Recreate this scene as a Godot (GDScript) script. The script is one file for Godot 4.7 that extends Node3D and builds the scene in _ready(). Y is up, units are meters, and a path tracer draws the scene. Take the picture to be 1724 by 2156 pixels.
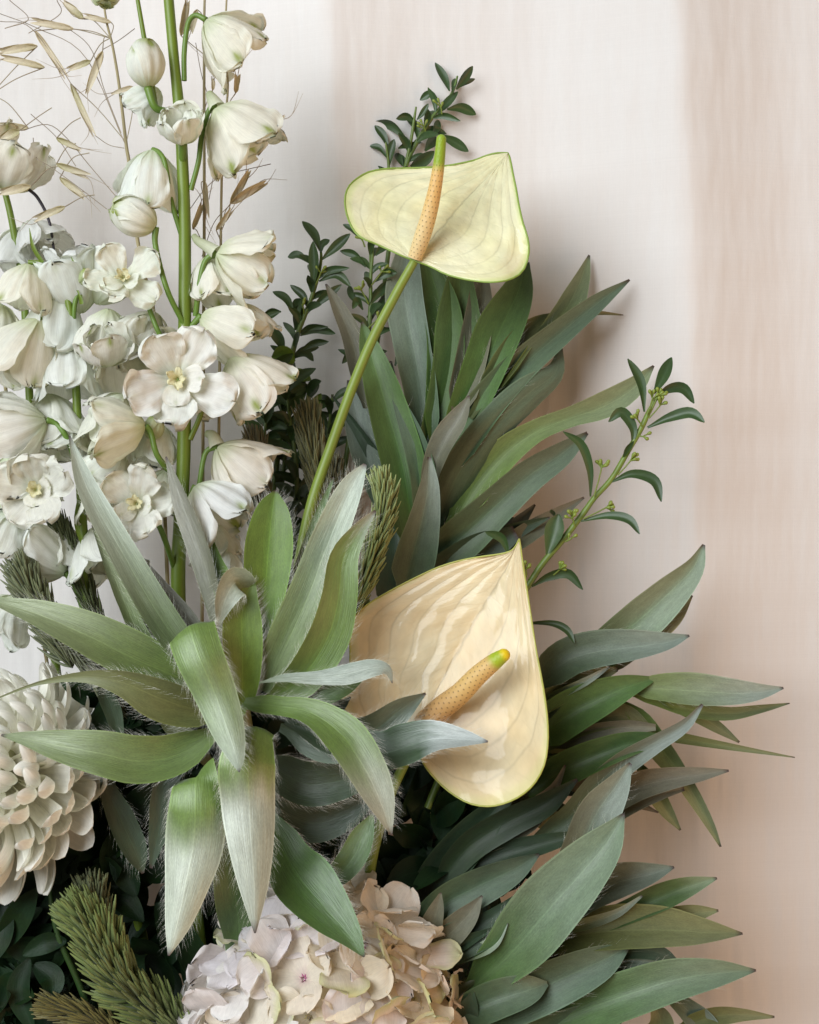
extends Node3D
# A white and green flower arrangement in front of a white linen curtain.
# Lengths are laid out in units of S metres on the plane z = 0, which the lens sees from D units away.

const S := 0.000278
const D := 2700.0
var rng := RandomNumberGenerator.new()
var noise := FastNoiseLite.new()
var M := {}          # materials
var tones := {}      # leaf colours, base and tip
var used := {}
var leaf_kind := "silver_leaf"

# ------------------------------------------------------------------ helpers
func P(x: float, y: float, z: float) -> Vector3:
	var k := (D - z) / D
	return Vector3((x - 862.0) * k * S, (1077.5 - y) * k * S, z * S)

func numbered(called: String) -> String:
	if not used.has(called):
		used[called] = 0
		return called
	used[called] += 1
	return "%s_%03d" % [called, used[called]]

func thing(called: String, label: String, category: String, at := Vector3.ZERO, group := "") -> Node3D:
	var o := Node3D.new()
	o.name = numbered(called)
	add_child(o)
	o.position = at
	o.set_meta("label", label)
	o.set_meta("category", category)
	if group != "":
		o.set_meta("group", group)
	return o

func part(parent: Node3D, called: String, mesh: Mesh, m: Material, stuff := false) -> MeshInstance3D:
	var o := MeshInstance3D.new()
	o.mesh = mesh
	o.material_override = m
	var own: Dictionary = parent.get_meta("_n") if parent.has_meta("_n") else {}
	var c: int = own.get(called, -1) + 1
	own[called] = c
	parent.set_meta("_n", own)
	o.name = called if c == 0 else "%s_%03d" % [called, c]
	parent.add_child(o, true)
	o.position = -root_offset(parent)
	if stuff:
		o.set_meta("kind", "stuff")
	return o

func root_offset(n: Node3D) -> Vector3:      # meshes are made in scene coordinates; take the parents' places off again
	var v := Vector3.ZERO
	while n != self:
		v += n.position
		n = n.get_parent()
	return v

func subnode(parent: Node3D, called: String) -> Node3D:
	var o := Node3D.new()
	var own: Dictionary = parent.get_meta("_n") if parent.has_meta("_n") else {}
	var c: int = own.get(called, -1) + 1
	own[called] = c
	parent.set_meta("_n", own)
	o.name = called if c == 0 else "%s_%03d" % [called, c]
	parent.add_child(o, true)
	return o

func spl(ctrl: Array, n: int) -> Array:       # Catmull-Rom through rows of numbers
	var out := []
	var m := ctrl.size()
	for j in n + 1:
		var f := float(j) / n * (m - 1)
		var i := mini(int(f), m - 2)
		var t := f - i
		var row := []
		for k in ctrl[0].size():
			var b: float = ctrl[i][k]
			var c: float = ctrl[i + 1][k]
			var a: float = ctrl[i - 1][k] if i > 0 else 2.0 * b - c
			var d: float = ctrl[i + 2][k] if i + 2 < m else 2.0 * c - b
			row.append(0.5 * (2.0 * b + (c - a) * t + (2.0 * a - 5.0 * b + 4.0 * c - d) * t * t + (3.0 * b - a - 3.0 * c + d) * t * t * t))
		out.append(row)
	return out

class Soup:                                    # grids and tubes gathered into one mesh
	var v := PackedVector3Array()
	var n := PackedVector3Array()
	var c := PackedColorArray()
	var uv := PackedVector2Array()
	var ix := PackedInt32Array()
	func grid(nu: int, nv: int, pos: PackedVector3Array, col: PackedColorArray, uvs: PackedVector2Array, wrap := false) -> void:
		var first := v.size()
		var nn := PackedVector3Array()
		nn.resize(pos.size())
		var w := nu + 1
		for j in nv:
			for i in nu:
				var a := j * w + i
				var b := a + 1
				var d := a + w
				var e := d + 1
				var f := (pos[e] - pos[a]).cross(pos[d] - pos[b])
				nn[a] += f
				nn[b] += f
				nn[d] += f
				nn[e] += f
				ix.append_array([first + a, first + e, first + b, first + a, first + d, first + e])
		if wrap:
			for j in nv + 1:
				var s := nn[j * w] + nn[j * w + nu]
				nn[j * w] = s
				nn[j * w + nu] = s
		for i in nn.size():
			nn[i] = nn[i].normalized() if nn[i].length_squared() > 0.0 else Vector3(0, 0, 1)
		v.append_array(pos)
		n.append_array(nn)
		c.append_array(col)
		uv.append_array(uvs)
	func tri(a: Vector3, b: Vector3, d: Vector3, nor: Vector3, col: Color) -> void:
		var f := v.size()
		v.append_array([a, b, d])
		if (b - a).cross(d - a).dot(nor) > 0.0:
			ix.append_array([f, f + 2, f + 1])
		else:
			ix.append_array([f, f + 1, f + 2])
		n.append_array([nor, nor, nor])
		c.append_array([col, col, col])
		uv.append_array([Vector2.ZERO, Vector2.ZERO, Vector2.ZERO])
	func mesh() -> ArrayMesh:
		var arr := []
		arr.resize(Mesh.ARRAY_MAX)
		arr[Mesh.ARRAY_VERTEX] = v
		arr[Mesh.ARRAY_NORMAL] = n
		arr[Mesh.ARRAY_COLOR] = c
		arr[Mesh.ARRAY_TEX_UV] = uv
		arr[Mesh.ARRAY_INDEX] = ix
		var am := ArrayMesh.new()
		am.add_surface_from_arrays(Mesh.PRIMITIVE_TRIANGLES, arr)
		return am

func tube_into(s: Soup, rows: Array, sides: int, c0: Color, c1: Color) -> void:   # rows of [x, y, z, r], layout units
	var n := rows.size() - 1
	var pos := PackedVector3Array()
	var col := PackedColorArray()
	var uv := PackedVector2Array()
	var c := []
	for r in rows:
		c.append(P(r[0], r[1], r[2]))
	var side := Vector3.ZERO
	for j in n + 1:
		var t: Vector3 = (c[mini(j + 1, n)] - c[maxi(j - 1, 0)]).normalized()
		if side == Vector3.ZERO:
			side = t.cross(Vector3(0.3, 0.2, 1)).normalized()
		side = (side - t * side.dot(t)).normalized()
		var up := side.cross(t)
		var rad: float = maxf(rows[j][3], 0.05) * S * (D - rows[j][2]) / D
		for i in sides + 1:
			var a := TAU * i / sides
			pos.append(c[j] + (side * cos(a) + up * sin(a)) * rad)
			col.append(c0.lerp(c1, float(j) / n))
			uv.append(Vector2(float(i) / sides, float(j) / n))
	s.grid(sides, n, pos, col, uv, true)

func tube(ctrl: Array, c0: Color, c1: Color, sides := 9, n := 20) -> ArrayMesh:
	var s := Soup.new()
	var rows := spl(ctrl, n)
	var e: Array = rows[n].duplicate()
	e[3] = 0.0
	rows.append(e)                              # closed end
	tube_into(s, rows, sides, c0, c1)
	return s.mesh()

func jitter(c: Color, by: float) -> Color:
	var k := 1.0 + rng.randf_range(-by, by)
	return Color(c.r * k * (1.0 + rng.randf_range(-by, by) * 0.3), c.g * k, c.b * k * (1.0 + rng.randf_range(-by, by) * 0.4))

# A blade along a spine of [x, y, z, half width]. Returns its margins for the hairs.
func blade_into(s: Soup, ctrl: Array, o: Dictionary) -> Dictionary:
	var nv: int = o.get("nv", 24)
	var nu: int = o.get("nu", 8)
	var rows := spl(ctrl, nv)
	var cup: float = o.get("cup", 0.22)
	var fold: float = o.get("fold", 0.1)
	var roll: float = o.get("roll", 0.0)
	var roll1: float = o.get("roll1", roll)
	var wave: float = o.get("wave", 0.05)
	var half: float = o.get("half", 0.0)
	var c0: Color = o.c0
	var c1: Color = o.c1
	var seedy := rng.randf() * 100.0
	var cen := []
	for r in rows:
		cen.append(P(r[0], r[1], r[2]))
	var pos := PackedVector3Array()
	var col := PackedColorArray()
	var uv := PackedVector2Array()
	var le := []
	var re := []
	var nor := []
	var tan_ := []
	var prev := Vector3.ZERO
	for j in nv + 1:
		var v := float(j) / nv
		var t: Vector3 = (cen[mini(j + 1, nv)] - cen[maxi(j - 1, 0)]).normalized()
		var view: Vector3 = (Vector3(0, 0, D * S) - cen[j]).normalized()
		var side := t.cross(view)
		if prev != Vector3.ZERO:
			var carried := (prev - t * prev.dot(t)).normalized()
			if side.dot(carried) < 0.0:
				side = -side
			side = carried.lerp(side.normalized(), clampf(side.length() * 1.6 - 0.25, 0.05, 1.0))
		side = side.normalized()
		prev = side
		side = side.rotated(t, lerpf(roll, roll1, v))
		var nn := side.cross(t).normalized()
		var w: float = maxf(rows[j][3], 0.0)
		if half > 0.0:
			w = half * pow(maxf(sin(PI * clampf(pow(v, o.get("skew", 1.0)) * 0.95 + 0.035, 0.0, 1.0)), 0.0), 0.75)
		elif o.get("taper", false):
			w *= lerpf(0.4, 1.0, smoothstep(0.0, 0.14, v))
		w *= S * (D - rows[j][2]) / D
		for i in nu + 1:
			var u := 2.0 * i / nu - 1.0
			var lift := cup * u * u + fold * absf(u) + wave * noise.get_noise_2d(v * 130.0 + seedy * 31.0, u * 55.0 + seedy * 17.0) * (0.4 + u * u) * 2.0
			pos.append(cen[j] + side * u * w + nn * lift * w)
			var c := c0.lerp(c1, smoothstep(o.get("mix0", 0.1), o.get("mix1", 0.85), v + 0.09 * noise.get_noise_2d(u * 70.0 + seedy * 9.0, v * 60.0)))
			if o.has("tipc") and v > 0.965:
				c = o.tipc
			col.append(c)
			uv.append(Vector2(0.5 + u * 0.5, v))
		le.append(pos[pos.size() - nu - 1])
		re.append(pos[pos.size() - 1])
		nor.append(nn)
		tan_.append(t)
	s.grid(nu, nv, pos, col, uv)
	return {"le": le, "re": re, "nor": nor, "tan": tan_, "cen": cen}

# A silver tree leaf. pts: [x, y, half width]; the narrow end is the tip. zb, zt: depth of base and tip; bulge: how far the middle comes forward.
func sleaf(t: Node3D, tone: String, zb: float, zt: float, bulge: float, pts: Array, o := {}) -> void:
	var p := pts.duplicate()
	if p[0][2] < p[p.size() - 1][2]:
		p.reverse()
	var ctrl := []
	for i in p.size():
		var v := float(i) / (p.size() - 1)
		ctrl.append([p[i][0], p[i][1], p[i][3] if p[i].size() > 3 else lerpf(zb, zt, v) + bulge * sin(PI * v), p[i][2] * (1.03 if leaf_kind == "silver_leaf" else 1.1)])
	var q := o.duplicate()
	q.c0 = jitter(tones[tone][0], 0.16)
	q.c1 = jitter(tones[tone][1], 0.14)
	if not q.has("roll"):
		q.roll = rng.randf_range(-0.18, 0.18)
	if leaf_kind == "back_leaf":
		q.merge({"cup": 0.28, "fold": 0.24})
	if not q.has("notip"):
		q.tipc = Color(0.06, 0.03, 0.03)
	q.taper = true
	var s := Soup.new()
	var e := blade_into(s, ctrl, q)
	var leaf := part(t, "leaf", s.mesh(), M[o.get("mat", leaf_kind)])
	var hair: float = o.get("hair", 0.0)
	if hair > 0.0:
		var h := Soup.new()
		var n: int = e.le.size() - 1
		for k in int((230 if leaf_kind == "silver_leaf" else 70) * hair * n / 24.0):
			for sgn in [0, 1]:
				var f := rng.randf_range(0.06, 0.97) * n
				var i := mini(int(f), n - 1)
				var rim: Array = e.le if sgn == 0 else e.re
				var a: Vector3 = rim[i].lerp(rim[i + 1], f - i)
				var out: Vector3 = (a - e.cen[i].lerp(e.cen[i + 1], f - i)).normalized()
				var up: Vector3 = e.nor[i]
				var d: Vector3 = (out * rng.randf_range(0.35, 1.0) + e.tan[i] * rng.randf_range(0.6, 1.5) + up * rng.randf_range(-0.35, 0.35)).normalized()
				var l = rng.randf_range(10.0, 27.0) * S * o.get("hairlen", 1.0)
				var w: Vector3 = d.cross(Vector3(0, 0, 1)).normalized() * 0.13 * S
				var bend: Vector3 = e.tan[i] * l * 0.2
				h.tri(a - w, a + w, a + d * l * 0.55, Vector3(0, 0, 1), Color(0.72, 0.74, 0.66))
				h.tri(a + d * l * 0.5 - w * 0.6, a + d * l * 0.5 + w * 0.6, a + d * l + bend, Vector3(0, 0, 1), Color(0.72, 0.74, 0.66))
		part(leaf, "silky_hair", h.mesh(), M.hair, true)
		leaf.get_child(0).position = Vector3.ZERO

# A small oblong leaf of the leafy sprigs
func oleaf(t: Node3D, pts: Array, half: float, zb: float, zt: float, o := {}) -> void:
	var ctrl := []
	for i in pts.size():
		ctrl.append([pts[i][0], pts[i][1], lerpf(zb, zt, float(i) / (pts.size() - 1)), half])
	if ctrl.size() == 2:
		var m := [(ctrl[0][0] + ctrl[1][0]) * 0.5 + (ctrl[1][1] - ctrl[0][1]) * rng.randf_range(-0.08, 0.08), (ctrl[0][1] + ctrl[1][1]) * 0.5 - 3.0, (ctrl[0][2] + ctrl[1][2]) * 0.5 + 4.0, half]
		ctrl.insert(1, m)
	var q := {"half": half * 1.05, "skew": 1.35, "nv": 12, "nu": 6, "cup": 0.2, "fold": 0.22, "wave": 0.03, "roll": rng.randf_range(-0.35, 0.35)}
	q.merge(o, true)
	var tone: String = o.get("tone", "sprig")
	q.c0 = jitter(tones[tone][0], 0.15)
	q.c1 = jitter(tones[tone][1], 0.15)
	var s := Soup.new()
	blade_into(s, ctrl, q)
	part(t, "leaf", s.mesh(), M[o.get("mat", "sprig_leaf")])

# ------------------------------------------------------------------ textures and materials
func tex(w: int, h: int, f: Callable) -> ImageTexture:
	var im := Image.create(w, h, false, Image.FORMAT_RGBA8)
	for y in h:
		for x in w:
			var k: float = f.call(float(x) / w, float(y) / h)
			im.set_pixel(x, y, Color(k, k, k))
	return ImageTexture.create_from_image(im)

func mat(called: String, rough: float, o := {}) -> StandardMaterial3D:
	var m := StandardMaterial3D.new()
	m.resource_name = called
	m.vertex_color_use_as_albedo = true
	m.roughness = rough
	m.cull_mode = BaseMaterial3D.CULL_DISABLED
	m.metallic_specular = o.get("spec", 0.5)
	m.metallic = o.get("metal", 0.0)
	if o.has("tex"):
		m.albedo_texture = o.tex
	if o.has("bump"):
		m.heightmap_enabled = true
		m.heightmap_texture = o.bump
		m.heightmap_scale = o.get("depth", 0.02)
	if o.has("back"):
		m.backlight_enabled = true
		m.backlight = o.back
	if o.has("rim"):
		m.rim_enabled = true
		m.rim = o.rim
		m.rim_tint = o.get("rim_tint", 0.3)
	if o.has("coat"):
		m.clearcoat_enabled = true
		m.clearcoat = o.coat
		m.clearcoat_roughness = o.get("coat_rough", 0.15)
	if o.has("aniso"):
		m.anisotropy_enabled = true
		m.anisotropy = o.aniso
	if o.has("uv"):
		m.uv1_scale = o.uv
	M[called] = m
	return m

func materials() -> void:
	var n2 := FastNoiseLite.new()
	n2.seed = 5
	n2.frequency = 0.02
	n2.fractal_octaves = 4
	var streak := tex(160, 512, func(u, v):
		var k := 0.87 + 0.09 * n2.get_noise_2d(u * 1700.0 + 50.0, v * 2900.0) + 0.08 * n2.get_noise_2d(u * 5200.0, v * 200.0) + 0.07 * n2.get_noise_2d(u * 260.0 + 900.0, v * 420.0)
		var e := absf(u - 0.5) * 2.0
		k += 0.30 * smoothstep(0.93, 0.985, e) + 0.10 * exp(-pow((u - 0.5) * 75.0, 2.0))
		return clampf(k, 0.3, 1.0))
	var streak_h := tex(160, 512, func(u, v):
		return clampf(0.5 + 0.55 * n2.get_noise_2d(u * 3600.0, v * 200.0) + 0.15 * n2.get_noise_2d(u * 300.0, v * 420.0 + 400.0) - 0.25 * exp(-pow((u - 0.5) * 40.0, 2.0)), 0.0, 1.0))
	var petal := tex(128, 256, func(u, v):
		return clampf(0.975 + 0.042 * n2.get_noise_2d(u * 1500.0, v * 80.0) + 0.03 * n2.get_noise_2d(u * 300.0, v * 300.0 + 70.0), 0.0, 1.0))
	var petal_h := tex(128, 256, func(u, v):
		return clampf(0.5 + 0.6 * n2.get_noise_2d(u * 1300.0, v * 110.0 + 33.0) + 0.35 * n2.get_noise_2d(u * 260.0, v * 300.0 + 70.0), 0.0, 1.0))
	var vein := func(u: float, v: float) -> float:
		var k := (u - 0.5) * 2.0 + 0.045 * n2.get_noise_2d(v * 110.0, u * 40.0) + 0.012 * n2.get_noise_2d(v * 500.0, u * 90.0 + 30.0)
		var a := 0.0
		for c in [0.0, 0.24, 0.46, 0.66, 0.84]:
			var wid := 0.012 if c == 0.0 else 0.010
			a = maxf(a, exp(-pow((absf(k) - c) / wid, 2.0)) * (1.0 if c == 0.0 else 0.55 + 0.5 * n2.get_noise_2d(v * 160.0, c * 900.0)) * smoothstep(1.0, 0.8, v))
		return a
	var cell := FastNoiseLite.new()
	cell.noise_type = FastNoiseLite.TYPE_CELLULAR
	cell.cellular_return_type = FastNoiseLite.RETURN_DISTANCE2_SUB
	cell.frequency = 0.03
	cell.fractal_type = FastNoiseLite.FRACTAL_NONE
	var net := func(u: float, v: float) -> float:
		var w := 12.0 * n2.get_noise_2d(u * 300.0, v * 300.0)
		return 1.0 - smoothstep(0.0, 0.14, cell.get_noise_2d(u * 300.0 + w, v * 620.0 - u * 160.0 + w) + 1.0)
	var spathe_t := tex(512, 512, func(u, v):
		var a: float = maxf(vein.call(u, v), 0.09 * net.call(u, v))
		return clampf(0.97 - 0.11 * a + 0.05 * n2.get_noise_2d(u * 500.0, v * 500.0) - 0.05 * maxf(0.0, n2.get_noise_2d(u * 120.0 + 7.0, v * 120.0)), 0.0, 1.0))
	var spathe_h := tex(512, 512, func(u, v):
		var a: float = maxf(vein.call(u, v), 0.45 * net.call(u, v))
		var q := n2.get_noise_2d(u * 260.0, v * 620.0 + 40.0)
		return clampf(0.55 - 0.22 * a + 0.42 * q, 0.0, 1.0))
	var dots := tex(256, 512, func(u, v):
		var r = v * 30.0
		var x = u * 12.0 + (0.5 if int(r) % 2 == 1 else 0.0)
		var d := Vector2(fposmod(x, 1.0) - 0.5, (fposmod(r, 1.0) - 0.5) * 1.2).length()
		return lerpf(0.72, 1.0, smoothstep(0.1, 0.24, d)) if v < 0.66 else 0.98)
	var dots_h := tex(256, 512, func(u, v):
		var r = v * 30.0
		var x = u * 12.0 + (0.5 if int(r) % 2 == 1 else 0.0)
		var d := Vector2(fposmod(x, 1.0) - 0.5, (fposmod(r, 1.0) - 0.5) * 1.2).length()
		return lerpf(0.1, 0.6, smoothstep(0.05, 0.4, d)))
	var rows := PackedFloat32Array()
	var cols := PackedFloat32Array()
	for i in 1024:
		rows.append(rng.randf())
		cols.append(rng.randf())
	var linen := tex(1024, 1024, func(u, v):
		var x := int(u * 1024)
		var y := int(v * 1024)
		return clampf(0.965 + 0.010 * (cols[x] - 0.5) + 0.012 * (rows[y] - 0.5) + 0.004 * n2.get_noise_2d(u * 900.0, v * 9000.0) + 0.007 * n2.get_noise_2d(u * 8000.0, v * 900.0 + 50.0), 0.0, 1.0))
	var linen_h := tex(1024, 1024, func(u, v):
		var x := int(u * 1024)
		var y := int(v * 1024)
		return clampf(0.5 + 0.06 * (cols[x] - 0.5) + 0.07 * (rows[y] - 0.5) + 0.3 * n2.get_noise_2d(u * 2600.0, v * 2600.0) + 0.25 * n2.get_noise_2d(u * 900.0, v * 9000.0) + 0.22 * n2.get_noise_2d(u * 8000.0, v * 900.0 + 50.0), 0.0, 1.0))
	mat("silver_leaf", 0.46, {"tex": streak, "bump": streak_h, "depth": 0.018, "spec": 0.66, "rim": 0.15, "rim_tint": 0.8, "metal": 0.08, "back": Color(0.12, 0.12, 0.1)})
	mat("back_leaf", 0.52, {"tex": streak, "bump": streak_h, "depth": 0.012, "spec": 0.5, "rim": 0.15, "rim_tint": 0.8, "back": Color(0.12, 0.12, 0.1)})
	mat("fresh_leaf", 0.48, {"tex": streak, "bump": streak_h, "depth": 0.008, "spec": 0.5, "rim": 0.3, "back": Color(0.5, 0.5, 0.4)})
	mat("hair", 0.6, {"back": Color(0.5, 0.5, 0.5)})
	mat("sprig_leaf", 0.42, {"tex": streak, "spec": 0.5, "back": Color(0.15, 0.15, 0.1)})
	mat("gloss_leaf", 0.5, {"tex": streak, "bump": streak_h, "depth": 0.012, "spec": 0.32})
	mat("stem", 0.45, {"tex": petal, "uv": Vector3(1, 4, 1), "spec": 0.5})
	mat("petal", 0.55, {"tex": petal, "bump": petal_h, "depth": 0.011, "spec": 0.35, "rim": 0.15, "back": Color(0.85, 0.85, 0.8)})
	mat("thick_petal", 0.5, {"tex": petal, "bump": petal_h, "depth": 0.005, "spec": 0.4, "back": Color(0.75, 0.75, 0.7)})
	mat("spathe", 0.48, {"tex": spathe_t, "bump": spathe_h, "depth": 0.075, "spec": 0.35, "coat": 0.4, "coat_rough": 0.06, "back": Color(0.3, 0.3, 0.24)})
	mat("spadix", 0.5, {"tex": dots, "bump": dots_h, "depth": 0.02})
	mat("straw", 0.6, {"tex": streak, "back": Color(0.7, 0.65, 0.5)})
	mat("needle", 0.5, {"rim": 0.3})
	mat("linen", 0.9, {"tex": linen, "bump": linen_h, "depth": 0.004, "spec": 0.2, "rim": 0.2})
	tones = {
		"sage": [Color(0.145, 0.22, 0.05), Color(0.26, 0.32, 0.165)],
		"backsil": [Color(0.085, 0.16, 0.045), Color(0.24, 0.32, 0.20)],
		"flash": [Color(0.06, 0.12, 0.055), Color(0.52, 0.58, 0.54)],
		"silver": [Color(0.18, 0.245, 0.09), Color(0.41, 0.48, 0.39)],
		"green": [Color(0.17, 0.30, 0.035), Color(0.17, 0.29, 0.05)],
		"greensil": [Color(0.155, 0.265, 0.05), Color(0.46, 0.51, 0.40)],
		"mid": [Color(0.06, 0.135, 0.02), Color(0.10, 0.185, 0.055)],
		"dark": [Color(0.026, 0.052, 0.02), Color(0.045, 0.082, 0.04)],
		"teal": [Color(0.065, 0.115, 0.05), Color(0.135, 0.195, 0.13)],
		"blue": [Color(0.09, 0.14, 0.075), Color(0.24, 0.30, 0.245)],
		"taupe": [Color(0.12, 0.125, 0.07), Color(0.23, 0.225, 0.165)],
		"tan": [Color(0.34, 0.31, 0.15), Color(0.48, 0.42, 0.22)],
		"olive": [Color(0.13, 0.16, 0.045), Color(0.25, 0.27, 0.13)],
		"sprig": [Color(0.05, 0.10, 0.028), Color(0.055, 0.105, 0.035)],
		"lime": [Color(0.16, 0.27, 0.03), Color(0.14, 0.24, 0.03)],
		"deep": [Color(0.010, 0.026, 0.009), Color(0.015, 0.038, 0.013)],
	}

# ------------------------------------------------------------------ the builders
func curtain() -> void:
	rng.seed = 101
	var key := [[-1400, -0.2], [-1100, 0.4], [-800, -0.45], [-500, 0.35], [-250, 0.0], [0, -0.22], [180, -0.15], [300, 0.08], [480, 0.15], [565, 0.48], [685, 0.5], [738, -0.28], [830, -0.24], [980, -0.02], [1110, 0.12], [1180, 0.42], [1385, 0.5], [1440, -0.34], [1500, -0.46], [1580, -0.36], [1680, -0.04], [1760, 0.12], [1950, 0.5], [2050, -0.5], [2250, -0.1], [2450, 0.5], [2600, -0.4], [3000, 0.2]]
	var slope := func(x: float) -> float:
		for i in key.size() - 1:
			if x < key[i + 1][0]:
				return lerpf(key[i][1], key[i + 1][1], smoothstep(key[i][0], key[i + 1][0], x))
		return 0.0
	var nx := 900
	var ny := 150
	var x0 := -1300.0
	var x1 := 2900.0
	var pos := PackedVector3Array()
	var col := PackedColorArray()
	var uv := PackedVector2Array()
	for j in ny + 1:
		var y := lerpf(-1100.0, 3200.0, float(j) / ny)
		var fade := lerpf(1.0, 0.4, smoothstep(500.0, 1500.0, y))
		var z := 0.0
		for i in nx + 1:
			var x := lerpf(x0, x1, float(i) / nx)
			var shift := (y - 300.0) * 0.045 + 14.0 * noise.get_noise_2d(y * 0.12, 7.0) + 4.0 * noise.get_noise_2d(x * 0.2, y * 0.3)
			z += slope.call(x - shift) * fade * (x1 - x0) / nx
			var zz := z * 0.95 - 560.0 + 1.7 * noise.get_noise_2d(x * 0.7, y * 0.16) + 1.3 * noise.get_noise_2d(x * 0.4 + 300.0, y * 0.7) + 1.0 * noise.get_noise_2d(x * 2.2 + y * 0.8, y * 1.6 - x * 0.5)
			var cr := exp(-pow((x - shift - 720.0) / 110.0, 2.0)) + 0.8 * exp(-pow((x - shift - 1460.0) / 130.0, 2.0)) + 0.12
			zz += cr * (0.55 * noise.get_noise_2d(x * 1.5 + y * 0.12 + 14.0 * noise.get_noise_2d(3.0, y * 0.4), y * 0.3 + 60.0) + 0.30 * noise.get_noise_2d(x * 3.0 - y * 0.25, y * 0.8 + 160.0))
			zz += 2.5 * exp(-pow((y - 1136.0 - 3.0 * sin(x * 0.01)) / 5.0, 2.0))
			pos.append(Vector3((x - 862.0) * S * 1.2, (1077.5 - y) * S * 1.2, zz * S))
			col.append(Color(0.735, 0.71, 0.69))
			uv.append(Vector2(x * S * 1.2 * 5.0, y * S * 1.2 * 5.0))
	var s := Soup.new()
	s.grid(nx, ny, pos, col, uv)
	var t := thing("curtain", "white linen curtain hanging in soft vertical folds behind the flowers", "curtain", P(862, 2600, -560))
	part(t, "cloth", s.mesh(), M.linen)

func petal_grid(s: Soup, base: Vector3, ax: Vector3, ra: Vector3, L: float, W: float, th: Array, k: float, o := {}) -> void:
	# a petal that leaves the flower's axis ax towards ra; th: its angles to the axis at base, middle and end
	var nu: int = o.get("nu", 8)
	var nv: int = o.get("nv", 12)
	var tg := ax.cross(ra).normalized()
	var r: float = o.get("r0", 0.06) * L
	var a := 0.0
	var pos := PackedVector3Array()
	var col := PackedColorArray()
	var uv := PackedVector2Array()
	var sd := rng.randf() * 200.0
	var ruffle: float = o.get("ruffle", 0.05)
	var spot: float = o.get("spot", 0.0)
	var c0: Color = o.c0
	var c1: Color = o.c1
	var v0 := 0.0
	for j in nv + 1:
		var v := lerpf(float(j) / nv, sin(PI * 0.5 * j / nv), 0.75)
		var dv := v - v0
		v0 = v
		var ang := lerpf(lerpf(th[0], th[1], v), lerpf(th[1], th[2], v), v)
		if j > 0:
			a += cos(ang) * L * dv
			r += sin(ang) * L * dv
		r = maxf(r, 0.02 * L)
		var wv := W * pow(v, o.get("wb", 0.65)) * pow(maxf(1.0 - pow(v, o.get("wt", 6.0)), 0.0), 0.5) * 1.08 + 0.05 * W
		wv *= 1.0 + 0.10 * noise.get_noise_2d(sd + v * 160.0, 40.0) * v
		var R := maxf(r, 0.1 * L) * k
		var nrm := ra * cos(ang) - ax * sin(ang)
		for i in nu + 1:
			var u := 2.0 * i / nu - 1.0
			var q := clampf(u * wv / R, -1.7, 1.7)
			var endn := 0.11 * L * noise.get_noise_2d(u * 150.0 + sd, 90.0) * v * v * v
			var bump = (ruffle * L * (u * u * v + 0.09 * v) * noise.get_noise_2d(u * 60.0 + sd, v * 110.0 + sd)) * 2.0 + o.get("pleat", 0.0) * L * cos(u * PI * 3.0 + sd) * sin(PI * v) + 0.05 * L * pow(v, 5.0) * noise.get_noise_2d(u * 240.0 + sd, v * 60.0) + o.get("crease", 0.0) * L * exp(-u * u * 18.0) * sin(PI * v)
			var p = base + ax * (a + endn * cos(ang)) + ra * (r - R * (1.0 - cos(q)) + endn * sin(ang)) + tg * (R * sin(q)) + nrm * bump
			pos.append(p)
			var c := c0.lerp(c1, smoothstep(0.0, o.get("cm", 0.45), v))
			if spot > 0.0:
				var g := spot * exp(-pow(u * wv / (0.055 * L), 2.0) - pow((v - o.get("spotv", 0.86)) / 0.1, 2.0)) * 1.5
				c = c.lerp(Color(0.27, 0.34, 0.035), clampf(g, 0.0, 0.92))
			if o.get("tipg", 0.0) > 0.0:
				c = c.lerp(Color(0.40, 0.48, 0.12), o.tipg * smoothstep(0.78, 1.0, v + 0.1 * noise.get_noise_2d(u * 90.0, sd)))
			if o.has("edge"):
				c = c.lerp(o.edge, 0.8 * smoothstep(0.6, 1.0, maxf(v, absf(u))))
			col.append(c)
			uv.append(Vector2(0.5 + u * 0.5, v))
	s.grid(nu, nv, pos, col, uv)

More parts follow.
